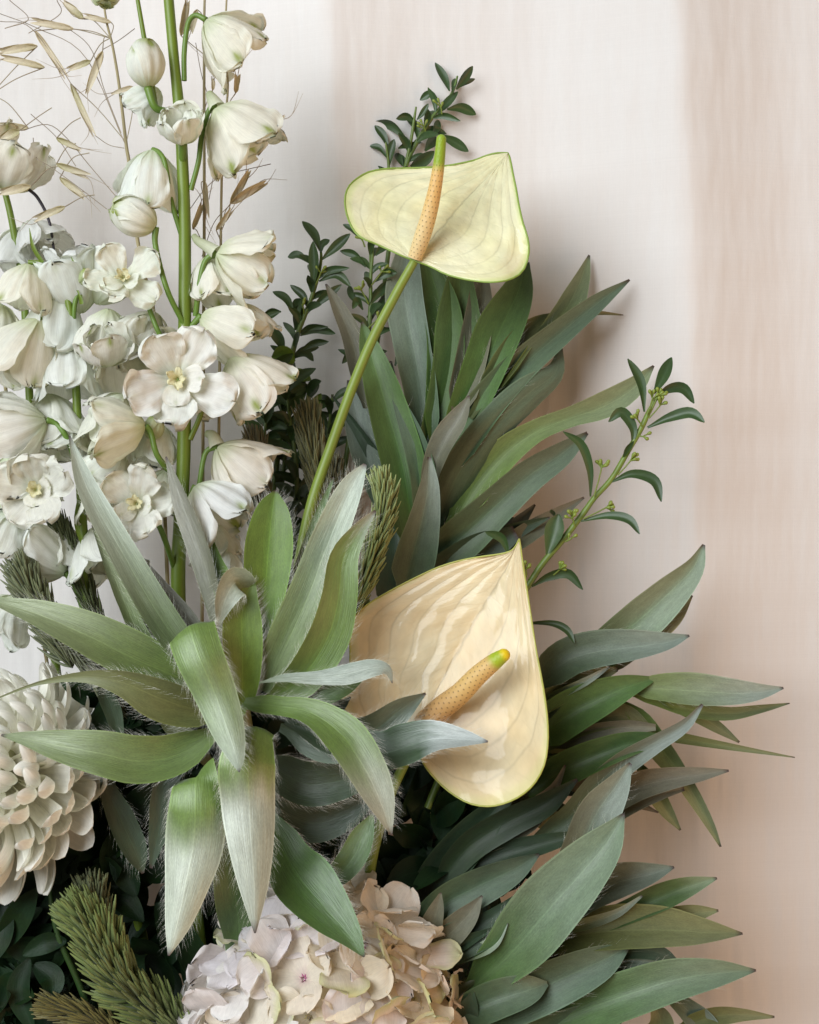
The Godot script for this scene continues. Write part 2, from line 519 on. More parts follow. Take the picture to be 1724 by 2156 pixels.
# One flower of a delphinium. neck: where it joins its stalk; d: which way it opens; L: length of its sepals
func flower(t: Node3D, kind: String, neck: Array, d: Vector3, L: float, o := {}) -> void:
	var f := subnode(t, "flower" if kind != "bud" else "bud")
	var base := P(neck[0], neck[1], neck[2])
	var scl: float = S * (D - neck[2]) / D
	var l := L * scl * (0.95 if kind != "open" else 1.0)
	var ax := Vector3(d.x, -d.y, d.z).normalized()
	var e1 := ax.cross(Vector3(0.2, 0.97, 0.1)).normalized()
	var e2 := ax.cross(e1)
	var turn: float = o.get("turn", rng.randf() * TAU)
	var th := {"bud": [1.35, 0.1, -0.95], "bell": [1.15, 0.22, 0.16], "half": [1.15, 0.34, 0.28], "cup": [1.35, 0.5, -0.35], "open": [0.95, 1.2, 1.05]}
	var wid: Dictionary = {"bud": 0.42, "bell": 0.40, "half": 0.43, "cup": 0.48, "open": 0.50}
	var kk: Dictionary = {"bud": 1.0, "bell": 1.15, "half": 1.3, "cup": 1.6, "open": 4.0}
	var tint: Color = o.get("tint", Color(0.88, 0.89, 0.81))
	var basec := tint.lerp(Color(0.50, 0.60, 0.26), 0.55 if kind != "open" else 0.3)
	var n := 5
	for i in n:
		var a := turn + TAU * i / n + rng.randf_range(-0.1, 0.1) * (2.0 if kind == "open" else 1.0)
		var ra := e1 * cos(a) + e2 * sin(a)
		var s := Soup.new()
		var dt := rng.randf_range(-0.12, 0.12) * (2.0 if kind == "open" else 1.0) + (0.08 if i % 2 == 0 else -0.04)
		if kind == "bud":
			dt *= 0.4
		var ang := [th[kind][0] + dt, th[kind][1] + dt, th[kind][2] + dt * 1.5]
		petal_grid(s, base, ax, ra, l * (rng.randf_range(0.92, 1.06) if kind != "open" else rng.randf_range(0.8, 1.15)), l * wid[kind] * rng.randf_range(0.92, 1.08), ang, kk[kind], {"r0": 0.05 + 0.015 * (i % 2), "c0": basec, "c1": jitter(tint, 0.03), "spot": o.get("spot", 0.9) * rng.randf_range(0.1, 1.15) * (0.35 if kind == "open" else 1.0), "spotv": rng.randf_range(0.86, 0.94), "ruffle": o.get("ruffle", {"bud": 0.025, "bell": 0.06, "half": 0.075, "cup": 0.08, "open": 0.17}[kind]), "crease": -0.02 if kind in ["bud", "bell"] else 0.0, "nu": 16, "nv": 20, "pleat": 0.012, "tipg": 0.75 if kind == "bud" else 0.0})
		part(f, "sepal", s.mesh(), M.petal)
	if kind in ["open", "cup", "half"]:
		for i in {"open": 2, "cup": 4, "half": 4}[kind]:      # ruffled inner petals
			var a = turn + 0.6 + TAU * i / 4.0 + rng.randf_range(-0.6, 0.6)
			var ra := e1 * cos(a) + e2 * sin(a)
			var s := Soup.new()
			var ang: Array = [0.7, 0.95, 1.2] if kind == "open" else [0.8, 0.5, 0.15]
			petal_grid(s, base + ax * l * 0.06, ax, ra, l * (rng.randf_range(0.4, 0.62) if kind == "open" else rng.randf_range(0.6, 0.85)), l * 0.3, ang, 2.2, {"c0": basec, "c1": jitter(tint, 0.03), "spot": 0.25, "ruffle": 0.11, "nu": 8, "nv": 10})
			part(f, "petal", s.mesh(), M.petal)
		if kind == "open":
			for i in 5:                              # the small cream tongues round the eye
				var a := turn + TAU * i / 5.0 + 0.3
				var ra := e1 * cos(a) + e2 * sin(a)
				var s := Soup.new()
				petal_grid(s, base + ax * l * 0.13, ax, ra, l * rng.randf_range(0.24, 0.34), l * 0.11, [0.15, 0.5, 1.1], 1.4, {"c0": Color(0.62, 0.62, 0.25), "c1": Color(0.86, 0.82, 0.55), "ruffle": 0.25, "wt": 3.0, "nu": 6, "nv": 8})
				part(f, "tongue", s.mesh(), M.petal)
		var st := Soup.new()
		var local := func(x: float, y: float, z: float) -> Vector3: return base + e1 * x * l + e2 * y * l + ax * z * l
		for i in 9:
			var a := TAU * i / 9.0
			var r := rng.randf_range(0.05, 0.12)
			var p0: Vector3 = local.call(0.03 * cos(a), 0.03 * sin(a), 0.04)
			var p1: Vector3 = local.call(r * cos(a), r * sin(a), 0.22)
			var w: Vector3 = ax.cross(p1 - p0).normalized() * l * 0.014
			if w.length() == 0.0:
				w = e1 * l * 0.014
			st.tri(p0 - w, p0 + w, p1, ax, Color(0.55, 0.6, 0.3))
			for b in 3:
				var q := e1 * cos(b * 2.1 + i) + e2 * sin(b * 2.1 + i)
				st.tri(p1 + q * l * 0.026, p1 - q * l * 0.02 + e1 * l * 0.015, p1 + ax * l * 0.035, ax, Color(0.07, 0.06, 0.035) if i % 2 == 0 else Color(0.35, 0.33, 0.12))
		part(f, "stamens", st.mesh(), M.hair, true)
	if o.has("spur"):
		var sp: Array = o.spur
		var c := []
		for i in sp.size():
			c.append([sp[i][0], sp[i][1], neck[2] - 6.0 * i, lerpf(L * 0.11, L * 0.045, float(i) / (sp.size() - 1))])
		part(f, "spur", tube(c, basec.lerp(tint, 0.5), Color(0.42, 0.47, 0.25), 8, 10), M.petal)
	if o.has("stalk"):
		var c := []
		for q in o.stalk:
			c.append([q[0], q[1], q[2] if q.size() > 2 else neck[2] - 4.0, o.get("r", 5.0)])
		c.append([neck[0], neck[1], neck[2], o.get("r", 5.0) * 1.25])
		part(f, "stalk", tube(c, Color(0.11, 0.2, 0.025), Color(0.13, 0.22, 0.035), 8, 14), M.stem)
		if kind != "bud" or rng.randf() < 0.5:      # narrow bract by the neck
			var s := Soup.new()
			var b := [[neck[0], neck[1], neck[2] + 3.0, 3.0], [neck[0] + d.x * 24.0 + 8.0, neck[1] + d.y * 20.0 - 4.0, neck[2] + 10.0, 2.5], [neck[0] + d.x * 40.0 + 16.0, neck[1] + d.y * 36.0 + 2.0, neck[2] + 14.0, 0.4]]
			blade_into(s, b, {"c0": Color(0.12, 0.18, 0.04), "c1": Color(0.14, 0.2, 0.05), "nv": 8, "nu": 2})
			part(f, "bract", s.mesh(), M.stem)

func spathe_flower(called: String, label: String, lside: Array, rside: Array, mid: Array, zf: Callable, spadix: Array, stem: Array, cols: Array, tip_cols: Array) -> void:
	var b: Array = mid[0]
	var t := thing(called, label, "anthurium", P(stem[0][0], stem[0][1], stem[0][2]), "anthuriums in the arrangement")
	var nt := 44
	var nk := 44
	var ls := spl(lside, nt)
	var rs := spl(rside, nt)
	var ms := spl(mid, nt)
	var pos := PackedVector3Array()
	var col := PackedColorArray()
	var uv := PackedVector2Array()
	var rim := []
	var rim2 := []
	for j in nt + 1:
		var tt := float(j) / nt
		for i in nk + 1:
			var k := 2.0 * i / nk - 1.0
			var sd: Array = ls[j] if k < 0.0 else rs[j]
			var x := lerpf(ms[j][0], sd[0], absf(k))
			var y := lerpf(ms[j][1], sd[1], absf(k))
			var z: float = zf.call(x, y) - 5.0 * exp(-pow(k / 0.06, 2.0)) * sin(PI * tt)
			for g in [0.24, 0.46, 0.66, 0.84]:
				z -= 2.6 * exp(-pow((absf(k) - g) / 0.04, 2.0)) * sin(PI * tt)
			z += 3.5 * noise.get_noise_2d(x * 1.3, y * 1.3) * sin(PI * tt) + 9.0 * pow(absf(k), 8.0) * noise.get_noise_2d(x * 0.6 + 50.0, y * 0.6)
			pos.append(P(x, y, z))
			if i == 0:
				rim.append([x, y, z, 2.0])
			if i == nk:
				rim2.append([x, y, z, 2.0])
			var c: Color = cols[0].lerp(cols[1], clampf(0.5 + 0.9 * noise.get_noise_2d(x * 0.35, y * 0.35), 0.0, 1.0))
			c = c.lerp(cols[2], 0.75 * smoothstep(0.90, 1.0, absf(k)))
			col.append(c)
			uv.append(Vector2(0.5 + k * 0.5, tt))
	var s := Soup.new()
	s.grid(nk, nt, pos, col, uv)
	part(t, "spathe", s.mesh(), M.spathe)
	var e := Soup.new()
	tube_into(e, rim, 6, cols[3], cols[3])
	tube_into(e, rim2, 6, cols[3], cols[3])
	part(t, "spathe_edge", e.mesh(), M.stem)
	# spadix
	var rows := spl(spadix, 40)
	for q in 6:                                   # rounded end
		var a := PI * 0.5 * (q + 1) / 6.0
		var last: Array = rows[40]
		var pre: Array = rows[38]
		var dv = Vector3(last[0] - pre[0], last[1] - pre[1], last[2] - pre[2]).normalized() * last[3] * sin(a)
		rows.append([last[0] + dv.x, last[1] + dv.y, last[2] + dv.z, last[3] * cos(a) + 0.05])
	var sp := Soup.new()
	tube_into(sp, rows, 18, Color.WHITE, Color.WHITE)
	var ny := rows.size()
	for j in ny:
		var v := float(j) / (ny - 1)
		var c: Color = tip_cols[0].lerp(tip_cols[1], smoothstep(0.15, 0.5, v))
		c = c.lerp(tip_cols[2], smoothstep(tip_cols[4] - 0.05, tip_cols[4] + 0.04, v))
		c = c.lerp(tip_cols[3], smoothstep(0.82, 0.93, v))
		for i in 19:
			sp.c[j * 19 + i] = c
	part(t, "spadix", sp.mesh(), M.spadix)
	part(t, "stem", tube(stem, Color(0.16, 0.23, 0.03), Color(0.2, 0.28, 0.04), 12, 30), M.stem)

# A woolly spike of fine needles round a stalk. path: [x, y, z, reach]
func woolly(t: Node3D, path: Array, count: int, length: float, spread: float, thick: float, c0: Color, c1: Color) -> void:
	var s := Soup.new()
	var rows := spl(path, 40)
	for k in count:
		var f := pow(float(k) / count, 0.9)
		var i := mini(int(f * 40.0), 39)
		var q: Array = rows[i]
		var q2: Array = rows[i + 1]
		var d := Vector3(q2[0] - q[0], q2[1] - q[1], q2[2] - q[2]).normalized()
		var e1 := d.cross(Vector3(0.1, 0.2, 1)).normalized()
		var e2 := d.cross(e1)
		var a := k * 2.39996 + rng.randf_range(-0.3, 0.3)
		var ra := e1 * cos(a) + e2 * sin(a)
		var sp := spread * rng.randf_range(0.75, 1.2) * lerpf(1.0, 0.45, smoothstep(0.8, 1.0, f))
		var l := length * rng.randf_range(0.75, 1.15) * lerpf(1.0, 0.75, smoothstep(0.85, 1.0, f))
		var p = Vector3(q[0], q[1], q[2]) + ra * q[3] * 0.15 + d * rng.randf_range(-6.0, 6.0)
		var n := []
		var ang := sp * 1.25
		var wig := Vector3(rng.randf_range(-1, 1), rng.randf_range(-1, 1), rng.randf_range(-1, 1)) * 0.12
		for j in 6:
			n.append([p.x, p.y, p.z, thick * [0.8, 1.0, 1.05, 1.0, 0.8, 0.3][j]])
			p += (d * cos(ang) + ra * sin(ang) + wig * j * 0.2).normalized() * l / 5.0
			ang = lerpf(ang, sp * 0.25, 0.22)
		var g := rng.randf_range(0.8, 1.2)
		tube_into(s, n, 5, c0 * g, c1 * g)
	part(t, "needles", s.mesh(), M.needle, true)
	var st := []
	for q in path:
		st.append([q[0], q[1], q[2], 5.0])
	part(t, "stem", tube(st, c0, c0, 7, 20), M.needle)

func buds(t: Node3D, from: Array, to: Array, z: float, n: int, size := 4.0) -> void:
	var s := Soup.new()
	var c0 := Color(0.16, 0.22, 0.03)
	var c1 := Color(0.26, 0.32, 0.05)
	tube_into(s, [[from[0], from[1], z, 1.8], [(from[0] + to[0]) * 0.5 + 1.0, (from[1] + to[1]) * 0.5, z + 4.0, 1.6], [to[0], to[1], z + 6.0, 1.8]], 5, c0, c0)
	var d := Vector2(to[0] - from[0], to[1] - from[1]).normalized()
	for k in n:
		var a := rng.randf_range(-1.0, 1.0)
		var e := d.rotated(a)
		var l := rng.randf_range(8.0, 17.0)
		var b := Vector2(to[0], to[1]) - d * rng.randf_range(0.0, 8.0)
		var q := b + e * l
		var zz := z + rng.randf_range(-4.0, 14.0)
		tube_into(s, [[b.x, b.y, z + 4.0, 1.2], [q.x - e.x * 6.0, q.y - e.y * 6.0, zz, 1.5], [q.x - e.x * 2.0, q.y - e.y * 2.0, zz, size * 0.8], [q.x + e.x, q.y + e.y, zz, size], [q.x + e.x * 3.5, q.y + e.y * 3.5, zz, size * 0.8], [q.x + e.x * 5.5, q.y + e.y * 5.5, zz, 0.1]], 7, c0, c1)
	part(t, "bud_cluster", s.mesh(), M.stem)

# leaves set by rule along a stem, for the sprigs that stand in the thicket
func leafy(t: Node3D, stem: Array, n: int, l: float, half: float, tone := "sprig", f0 := 0.0) -> void:
	var rows := spl(stem, 40)
	part(t, "stem", tube(stem, Color(0.07, 0.11, 0.03), Color(0.11, 0.17, 0.035), 7, 24), M.stem)
	for k in n:
		var f := lerpf(f0, 1.0, float(k) / n)
		var q: Array = rows[mini(int(f * 40.0), 39)]
		var q2: Array = rows[mini(int(f * 40.0) + 1, 40)]
		var d := Vector3(q2[0] - q[0], q2[1] - q[1], q2[2] - q[2]).normalized()
		var e1 := d.cross(Vector3(0.05, 0.1, 1)).normalized()
		var e2 := d.cross(e1)
		var a := k * 2.39996
		var ra := e1 * cos(a) + e2 * sin(a)
		var ll := l * rng.randf_range(0.75, 1.2)
		var p0 := Vector3(q[0], q[1], q[2])
		var p1 := p0 + (d * 0.75 + ra * 0.7) * ll * 0.55
		var p2 := p0 + (d * 0.8 + ra * 1.15) * ll * 0.95 + Vector3(0, 6, 0)
		var s := Soup.new()
		blade_into(s, [[p0.x, p0.y, p0.z, half], [p1.x, p1.y, p1.z, half], [p2.x, p2.y, p2.z, half]], {"half": half * rng.randf_range(0.85, 1.15), "skew": 1.3, "nv": 10, "nu": 4, "cup": 0.2, "fold": 0.2, "roll": rng.randf_range(-0.6, 0.6), "c0": jitter(tones[tone][0], 0.2), "c1": jitter(tones[tone][1], 0.2)})
		part(t, "leaf", s.mesh(), M.sprig_leaf)

func spikelet(t: Node3D, b: Array, tip: Array, half: float, z: float, stem_at: Array, tint := 0.0) -> void:
	var c0 := Color(0.72, 0.62, 0.42).lerp(Color(0.58, 0.55, 0.30), tint)
	var c1 := Color(0.82, 0.74, 0.56)
	var s := Soup.new()
	var d := Vector2(tip[0] - b[0], tip[1] - b[1])
	var nrm := d.orthogonal().normalized()
	half *= 1.08
	for sg in [-1.0, 1.0]:
		var m = Vector2(b[0], b[1]) + d * 0.5 + nrm * half * 0.35 * sg
		var e = Vector2(tip[0], tip[1]) + nrm * half * rng.randf_range(0.1, 0.7) * sg
		blade_into(s, [[b[0], b[1], z, half], [m.x, m.y, z + 5.0 * sg, half], [e.x, e.y, z + 2.0 * sg, half]], {"half": half * 0.8, "skew": 0.75, "nv": 10, "nu": 4, "cup": 0.5, "fold": 0.2, "roll": 0.5 * sg, "c0": c0, "c1": c1})
	var o := part(t, "spikelet", s.mesh(), M.straw)
	var a := Soup.new()
	for k in 2:                                    # bent bristles
		var p := Vector2(b[0], b[1]) + d * 0.6
		var kn := p + d.normalized().rotated(rng.randf_range(-0.3, 0.3)) * rng.randf_range(28.0, 45.0)
		var en := kn + d.normalized().rotated(rng.randf_range(-1.2, 1.2)) * rng.randf_range(30.0, 60.0)
		tube_into(a, spl([[p.x, p.y, z, 0.8], [kn.x, kn.y, z + 4.0, 0.7], [en.x, en.y, z + rng.randf_range(-10, 10), 0.3]], 8), 4, Color(0.3, 0.23, 0.16), Color(0.5, 0.42, 0.32))
	var ch := part(o, "awn", a.mesh(), M.hair)
	ch.position = Vector3.ZERO
	if stem_at.size() > 0:
		var mx: float = (stem_at[0] + b[0]) * 0.5 + rng.randf_range(-8, 8)
		var my: float = (stem_at[1] + b[1]) * 0.5 - rng.randf_range(4, 18)
		part(t, "stalklet", tube([[stem_at[0], stem_at[1], z - 4.0, 1.1], [mx, my, z, 1.0], [b[0], b[1], z, 1.2]], Color(0.38, 0.32, 0.2), Color(0.25, 0.19, 0.13), 5, 10), M.hair)

func mum_petal(l: float, w: float, bend0: float, bend1: float, cup: float, c0: Color, c1: Color) -> ArrayMesh:
	var s := Soup.new()
	var pos := PackedVector3Array()
	var col := PackedColorArray()
	var uv := PackedVector2Array()
	var y := 0.0
	var z := 0.0
	var v0 := 0.0
	for j in 15:
		var v := lerpf(j / 14.0, sin(PI * 0.5 * j / 14.0), 0.85)
		var dv := v - v0
		v0 = v
		var a := lerpf(bend0, bend1, v * v)
		if j > 0:
			y += cos(a) * l * dv
			z += sin(a) * l * dv
		var ww := w * (0.35 + 0.65 * sin(PI * clampf(0.15 + v * 0.5, 0.0, 1.0))) * pow(maxf(1.0 - pow(v, 7.0), 0.0), 0.5)
		for i in 9:
			var u := i / 4.0 - 1.0
			var cc := cup * (1.0 - 0.55 * v)
			var lift := cc * u * u * ww + 0.03 * w * sin(u * 9.0)
			pos.append(Vector3(u * ww * sqrt(maxf(1.0 - 0.25 * cc * cc * u * u, 0.2)), y - sin(a) * lift, z + cos(a) * lift))
			col.append(c0.lerp(c1, smoothstep(0.0, 0.7, v)))
			uv.append(Vector2(u * 0.5 + 0.5, v))
	s.grid(8, 14, pos, col, uv)
	return s.mesh()

func chrysanthemum() -> void:
	rng.seed = 108
	var c := P(14, 1632, -60)
	var t := thing("chrysanthemum", "large creamy white chrysanthemum head with curled petals at the left edge", "chrysanthemum", c)
	var ms := []
	for k in 18:
		var row := k / 3                              # 0 inner .. 5 outer
		var l: float = [130.0, 150.0, 172.0, 185.0, 190.0, 180.0][row] * S
		var w: float = [16.0, 18.0, 20.0, 23.0, 29.0, 36.0][row] * S * rng.randf_range(0.9, 1.1)
		ms.append(mum_petal(l, w, [-0.5, -0.5, -0.5, -0.4, -0.35, -0.35][row], [1.9, 1.9, 1.8, 1.65, 1.4, 1.1][row] + rng.randf_range(-0.45, 0.5), [1.5, 1.5, 1.4, 1.2, 0.8, 0.6][row], jitter(Color(0.93, 0.90, 0.76), 0.03), Color(0.95, 0.94, 0.88)))
	var axis := Vector3(-0.7, 0.42, 0.62).normalized()
	var e1 := axis.cross(Vector3(0, 1, 0.2)).normalized()
	var e2 := axis.cross(e1)
	var n := 235
	for k in n:
		var f := float(k) / n
		var al := acos(1.0 - 1.52 * f)                # polar angle from the axis
		var be := k * 2.39996
		var out := (axis * cos(al) + (e1 * cos(be) + e2 * sin(be)) * sin(al)).normalized()
		var at := c + out * lerpf(62.0, 92.0, f) * S
		if at.x < c.x - 110.0 * S:
			continue
		var inw := (axis - out * axis.dot(out))
		inw = inw.normalized() if inw.length() > 0.05 else e1
		var o := MeshInstance3D.new()
		o.mesh = ms[mini(int(f * 6.0), 5) * 3 + k % 3]
		o.material_override = M.thick_petal
		o.name = "petal" if k == 0 else "petal_%03d" % k
		t.add_child(o, true)
		var b := Basis(out.cross(inw).normalized(), out, inw)
		b = Basis(out, rng.randf_range(-0.5, 0.5)) * b
		b = Basis(b.x.normalized(), rng.randf_range(-0.26, 0.2)) * b
		o.transform = Transform3D(b.scaled(Vector3.ONE * rng.randf_range(0.92, 1.1)), at - c)
	var core := Soup.new()
	tube_into(core, spl([[-12, 1530, -60, 50], [-12, 1570, -60, 84], [-12, 1622, -60, 92], [-12, 1670, -60, 84], [-12, 1715, -60, 40]], 12), 16, Color(0.55, 0.52, 0.3), Color(0.4, 0.42, 0.2))
	part(t, "petal_bases", core.mesh(), M.thick_petal)
	part(t, "stem", tube([[-10, 1660, -60, 10], [20, 1850, -160, 11], [120, 2300, -260, 12]], Color(0.06, 0.12, 0.02), Color(0.05, 0.1, 0.02)), M.stem)

func hydrangea() -> void:
	rng.seed = 115
	var c := P(690, 2185, -20)
	var t := thing("hydrangea", "cream and blush hydrangea head at the bottom of the arrangement", "hydrangea", c)
	var n := 128
	var idx := 0
	for k in n:
		var f := (k + 0.5) / n
		var yy := 1.0 - 1.75 * f
		var be := k * 2.39996
		var rr := sqrt(1.0 - yy * yy)
		var out := Vector3(rr * cos(be), yy, rr * sin(be))
		out = (Basis(Vector3(1, 0, 0), 0.75) * out).normalized()
		if out.z < -0.45 or out.y < -0.45:
			continue
		var at := Vector3(out.x * 268.0, out.y * 292.0, out.z * 190.0) * S * rng.randf_range(0.93, 1.0)
		var fl := subnode(t, "floret")
		fl.position = at
		var right := smoothstep(-120.0, 160.0, at.x / S)
		var cream := Color(0.90, 0.77, 0.57)
		var blush := Color(0.89, 0.79, 0.77)
		var white := Color(0.91, 0.89, 0.88)
		var tint: Color = [white, blush, cream, Color(0.88, 0.80, 0.87)][rng.randi() % 4].lerp(cream, right * 0.45).lerp(white, (1.0 - right) * 0.5)
		var ax := (out + Vector3(rng.randf_range(-0.6, 0.6), rng.randf_range(-0.5, 0.6), rng.randf_range(-0.4, 0.4))).normalized()
		var e1 := ax.cross(Vector3(rng.randf_range(-1, 1), rng.randf_range(-1, 1), 0.2)).normalized()
		var e2 := ax.cross(e1)
		var eye := Color(0.34, 0.04, 0.16) if rng.randf() < 0.4 else Color(0.55, 0.45, 0.2)
		for i in 4:
			var a := TAU * i / 4.0 + rng.randf_range(-0.12, 0.12)
			var s := Soup.new()
			var l := 80.0 * S * rng.randf_range(0.8, 1.3)
			var green := rng.randf() < 0.16
			petal_grid(s, Vector3.ZERO, ax, e1 * cos(a) + e2 * sin(a), l, l * 0.60, [1.3, 1.0 + rng.randf_range(-0.2, 0.3), 1.35 + rng.randf_range(-0.7, 0.6)], 3.0, {"c0": tint.lerp(eye, 0.35), "cm": 0.2, "c1": jitter(tint, 0.06), "edge": (tint.lerp(Color(0.62, 0.68, 0.22), 0.7) if green else tint), "ruffle": 0.09, "crease": -0.03, "wb": 0.5, "wt": 4.0, "nu": 10, "nv": 12})
			var o := part(fl, "petal", s.mesh(), M.petal)
			o.position = Vector3.ZERO
		var b := Soup.new()
		for q in 7:
			var w := e1.rotated(ax, q * 0.9)
			var p := w * 5.5 * S * (0.0 if q == 0 else 1.0)
			b.tri(p + w * 2.0 * S, p + w.rotated(ax, 2.1) * 3.0 * S, p + ax * 8.0 * S + w * 4.0 * S, ax, eye)
			b.tri(p + w.rotated(ax, -2.1) * 3.0 * S, p + w * 2.0 * S, p + ax * 8.0 * S - w * 2.0 * S, ax, eye)
		var o2 := part(fl, "eye", b.mesh(), M.hair)
		o2.position = Vector3.ZERO
	# the tangle of stalks and shaded petals below the florets
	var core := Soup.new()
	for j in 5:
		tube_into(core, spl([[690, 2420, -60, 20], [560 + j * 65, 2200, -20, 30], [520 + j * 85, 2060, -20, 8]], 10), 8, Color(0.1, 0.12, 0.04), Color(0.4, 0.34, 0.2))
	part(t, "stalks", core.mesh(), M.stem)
	idx += 1

# ------------------------------------------------------------------ the scene
func _ready() -> void:
	rng.seed = 20240611
	noise.seed = 11
	noise.frequency = 0.02
	noise.fractal_octaves = 3
	var cam := Camera3D.new()
	cam.name = "camera"
	cam.fov = rad_to_deg(2.0 * atan(1077.5 / D))
	cam.near = 0.02
	cam.far = 50.0
	add_child(cam)
	cam.position = Vector3(0, 0, D * S)
	cam.current = true
	var env := Environment.new()
	env.background_mode = Environment.BG_COLOR
	env.background_color = Color(0.80, 0.745, 0.68)
	env.background_energy_multiplier = 0.22
	env.tonemap_mode = Environment.TONE_MAPPER_LINEAR
	env.tonemap_exposure = 1.13
	env.sdfgi_enabled = true
	env.ssao_enabled = true
	env.ssil_enabled = true
	var we := WorldEnvironment.new()
	we.name = "world"
	we.environment = env
	add_child(we)
	lamp("window_light", Vector3(-1.15, 0.72, 1.6), Vector2(1.55, 1.6), Color(0.955, 0.98, 1.0), 6.0)
	lamp("room_light", Vector3(1.55, -0.75, 0.95), Vector2(2.0, 1.8), Color(1.0, 0.78, 0.58), 1.9)
	materials()
	curtain()
	back_trees()
	front_tree()
	delphiniums()
	anthuriums()
	chrysanthemum()
	hydrangea()
	sprigs()
	oats()
	thicket()

func lamp(called: String, at: Vector3, size: Vector2, c: Color, energy: float) -> void:
	var l := AreaLight3D.new()
	l.name = called
	add_child(l)
	l.area_size = size
	l.light_color = c
	l.light_energy = energy
	l.area_normalize_energy = true
	l.shadow_enabled = true
	l.look_at_from_position(at, Vector3(0, -0.03, -0.05), Vector3.UP)

func back_trees() -> void:
	rng.seed = 122
	leaf_kind = "back_leaf"
	# behind, upper right
	var t := thing("silver_tree_branch", "grey green silver tree branch standing upright behind the upper anthurium", "foliage branch", P(880, 1300, -260), "silver tree branches")
	var zb := -240.0
	sleaf(t, "taupe", zb, -330, 0, [[686, 598, 2], [712, 650, 14], [738, 710, 20], [755, 780, 22], [770, 860, 16]], {"roll": 0.3})
	sleaf(t, "blue", zb, -320, 0, [[735, 800, 4], [750, 870, 24], [768, 950, 28], [800, 1030, 26], [840, 1110, 20]])
	sleaf(t, "blue", zb, -390, 0, [[858, 530, 20], [852, 620, 36], [868, 720, 36], [888, 830, 32], [900, 950, 28]], {"notip": 1})
	sleaf(t, "mid", zb, -380, 0, [[900, 550, 16], [925, 640, 34], [937, 720, 36], [930, 830, 32], [915, 950, 24]], {"notip": 1})
	sleaf(t, "mid", zb, -360, 20, [[968, 570, 20], [963, 680, 42], [958, 780, 46], [935, 880, 42], [905, 990, 32], [890, 1090, 22]], {"notip": 1, "hair": 0.3})
	sleaf(t, "taupe", zb, -370, 0, [[1012, 580, 14], [1008, 660, 26], [990, 760, 30], [960, 880, 26]], {"notip": 1})
	sleaf(t, "mid", zb, -370, 20, [[1108, 552, 6], [1088, 620, 30], [1052, 695, 44], [1020, 775, 42], [985, 860, 36], [945, 960, 26]], {"notip": 1, "hair": 0.4})
	sleaf(t, "sage", zb, -430, 0, [[1240, 537, 2], [1222, 590, 16], [1195, 645, 26], [1150, 710, 26], [1090, 790, 20], [1010, 900, 12]], {"roll": 0.3})
	sleaf(t, "olive", zb, -420, 0, [[1312, 663, 1], [1250, 659, 5], [1180, 668, 10], [1115, 700, 22], [1060, 770, 26], [990, 880, 14]])
	sleaf(t, "teal", zb, -380, 30, [[1325, 589, 2], [1255, 640, 17], [1175, 705, 25], [1105, 765, 30], [1040, 832, 35], [980, 915, 36], [925, 1020, 28]], {"hair": 0.2})
	sleaf(t, "teal", zb, -330, 50, [[1181, 728, 3], [1168, 785, 20], [1112, 828, 34], [1050, 885, 36], [990, 955, 36], [945, 1040, 36], [910, 1130, 30]], {"cup": -0.35, "roll": 0.35})
	sleaf(t, "sage", zb, -360, 30, [[1376, 770, 2], [1332, 818, 20], [1270, 856, 26], [1200, 880, 20], [1130, 908, 22], [1062, 958, 30], [1000, 1032, 34], [945, 1120, 30]], {"roll": -0.2, "hair": 0.2})
	sleaf(t, "taupe", zb + 20, -180, 20, [[988, 833, 2], [968, 880, 20], [936, 930, 25], [912, 990, 20], [902, 1060, 12]], {"roll": -0.4})
	sleaf(t, "teal", zb, -250, 40, [[822, 760, 3], [835, 830, 10], [870, 920, 22], [895, 1010, 26], [895, 1110, 22]])
	sleaf(t, "mid", zb, -250, 30, [[762, 678, 2], [776, 730, 19], [798, 805, 32], [824, 895, 40], [848, 985, 42], [864, 1085, 38], [878, 1180, 26]], {"hair": 0.2})
	sleaf(t, "teal", zb, -300, 40, [[1236, 911, 3], [1182, 955, 22], [1112, 1002, 31], [1040, 1067, 36], [970, 1132, 42], [890, 1200, 38]], {"hair": 0.2})
	sleaf(t, "taupe", zb, -320, 0, [[1126, 1062, 2], [1090, 1100, 13], [1040, 1142, 18], [985, 1185, 16]])
	sleaf(t, "taupe", zb, -340, 0, [[1229, 1047, 2], [1170, 1085, 14], [1110, 1122, 20], [1040, 1168, 20]])
	sleaf(t, "blue", zb + 60, -160, 20, [[903, 962, 4], [901, 1020, 19], [890, 1085, 31], [872, 1155, 40], [850, 1240, 42]], {"roll": 0.3})
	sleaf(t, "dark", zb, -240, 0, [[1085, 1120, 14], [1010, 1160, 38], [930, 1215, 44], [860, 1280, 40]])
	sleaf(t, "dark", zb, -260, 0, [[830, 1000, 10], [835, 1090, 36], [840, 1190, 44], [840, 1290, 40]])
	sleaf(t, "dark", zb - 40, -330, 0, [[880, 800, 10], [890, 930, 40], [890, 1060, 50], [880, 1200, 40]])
	whorl(t, [900, 1120], 12, 52, 118, 220, 420, -275)
	whorl(t, [930, 1150], 8, 20, 60, 120, 240, -270)
	part(t, "stem", tube([[880, 1060, -250, 13], [860, 1300, -240, 15], [760, 1900, -220, 16], [700, 2400, -220, 16]], Color(0.12, 0.13, 0.06), Color(0.08, 0.1, 0.04)), M.stem)

	# right, beside the lower anthurium
	t = thing("silver_tree_branch", "silver tree branch fanning out sideways to the right of the lower anthurium", "foliage branch", P(1080, 1650, -140), "silver tree branches")
	zb = -150.0
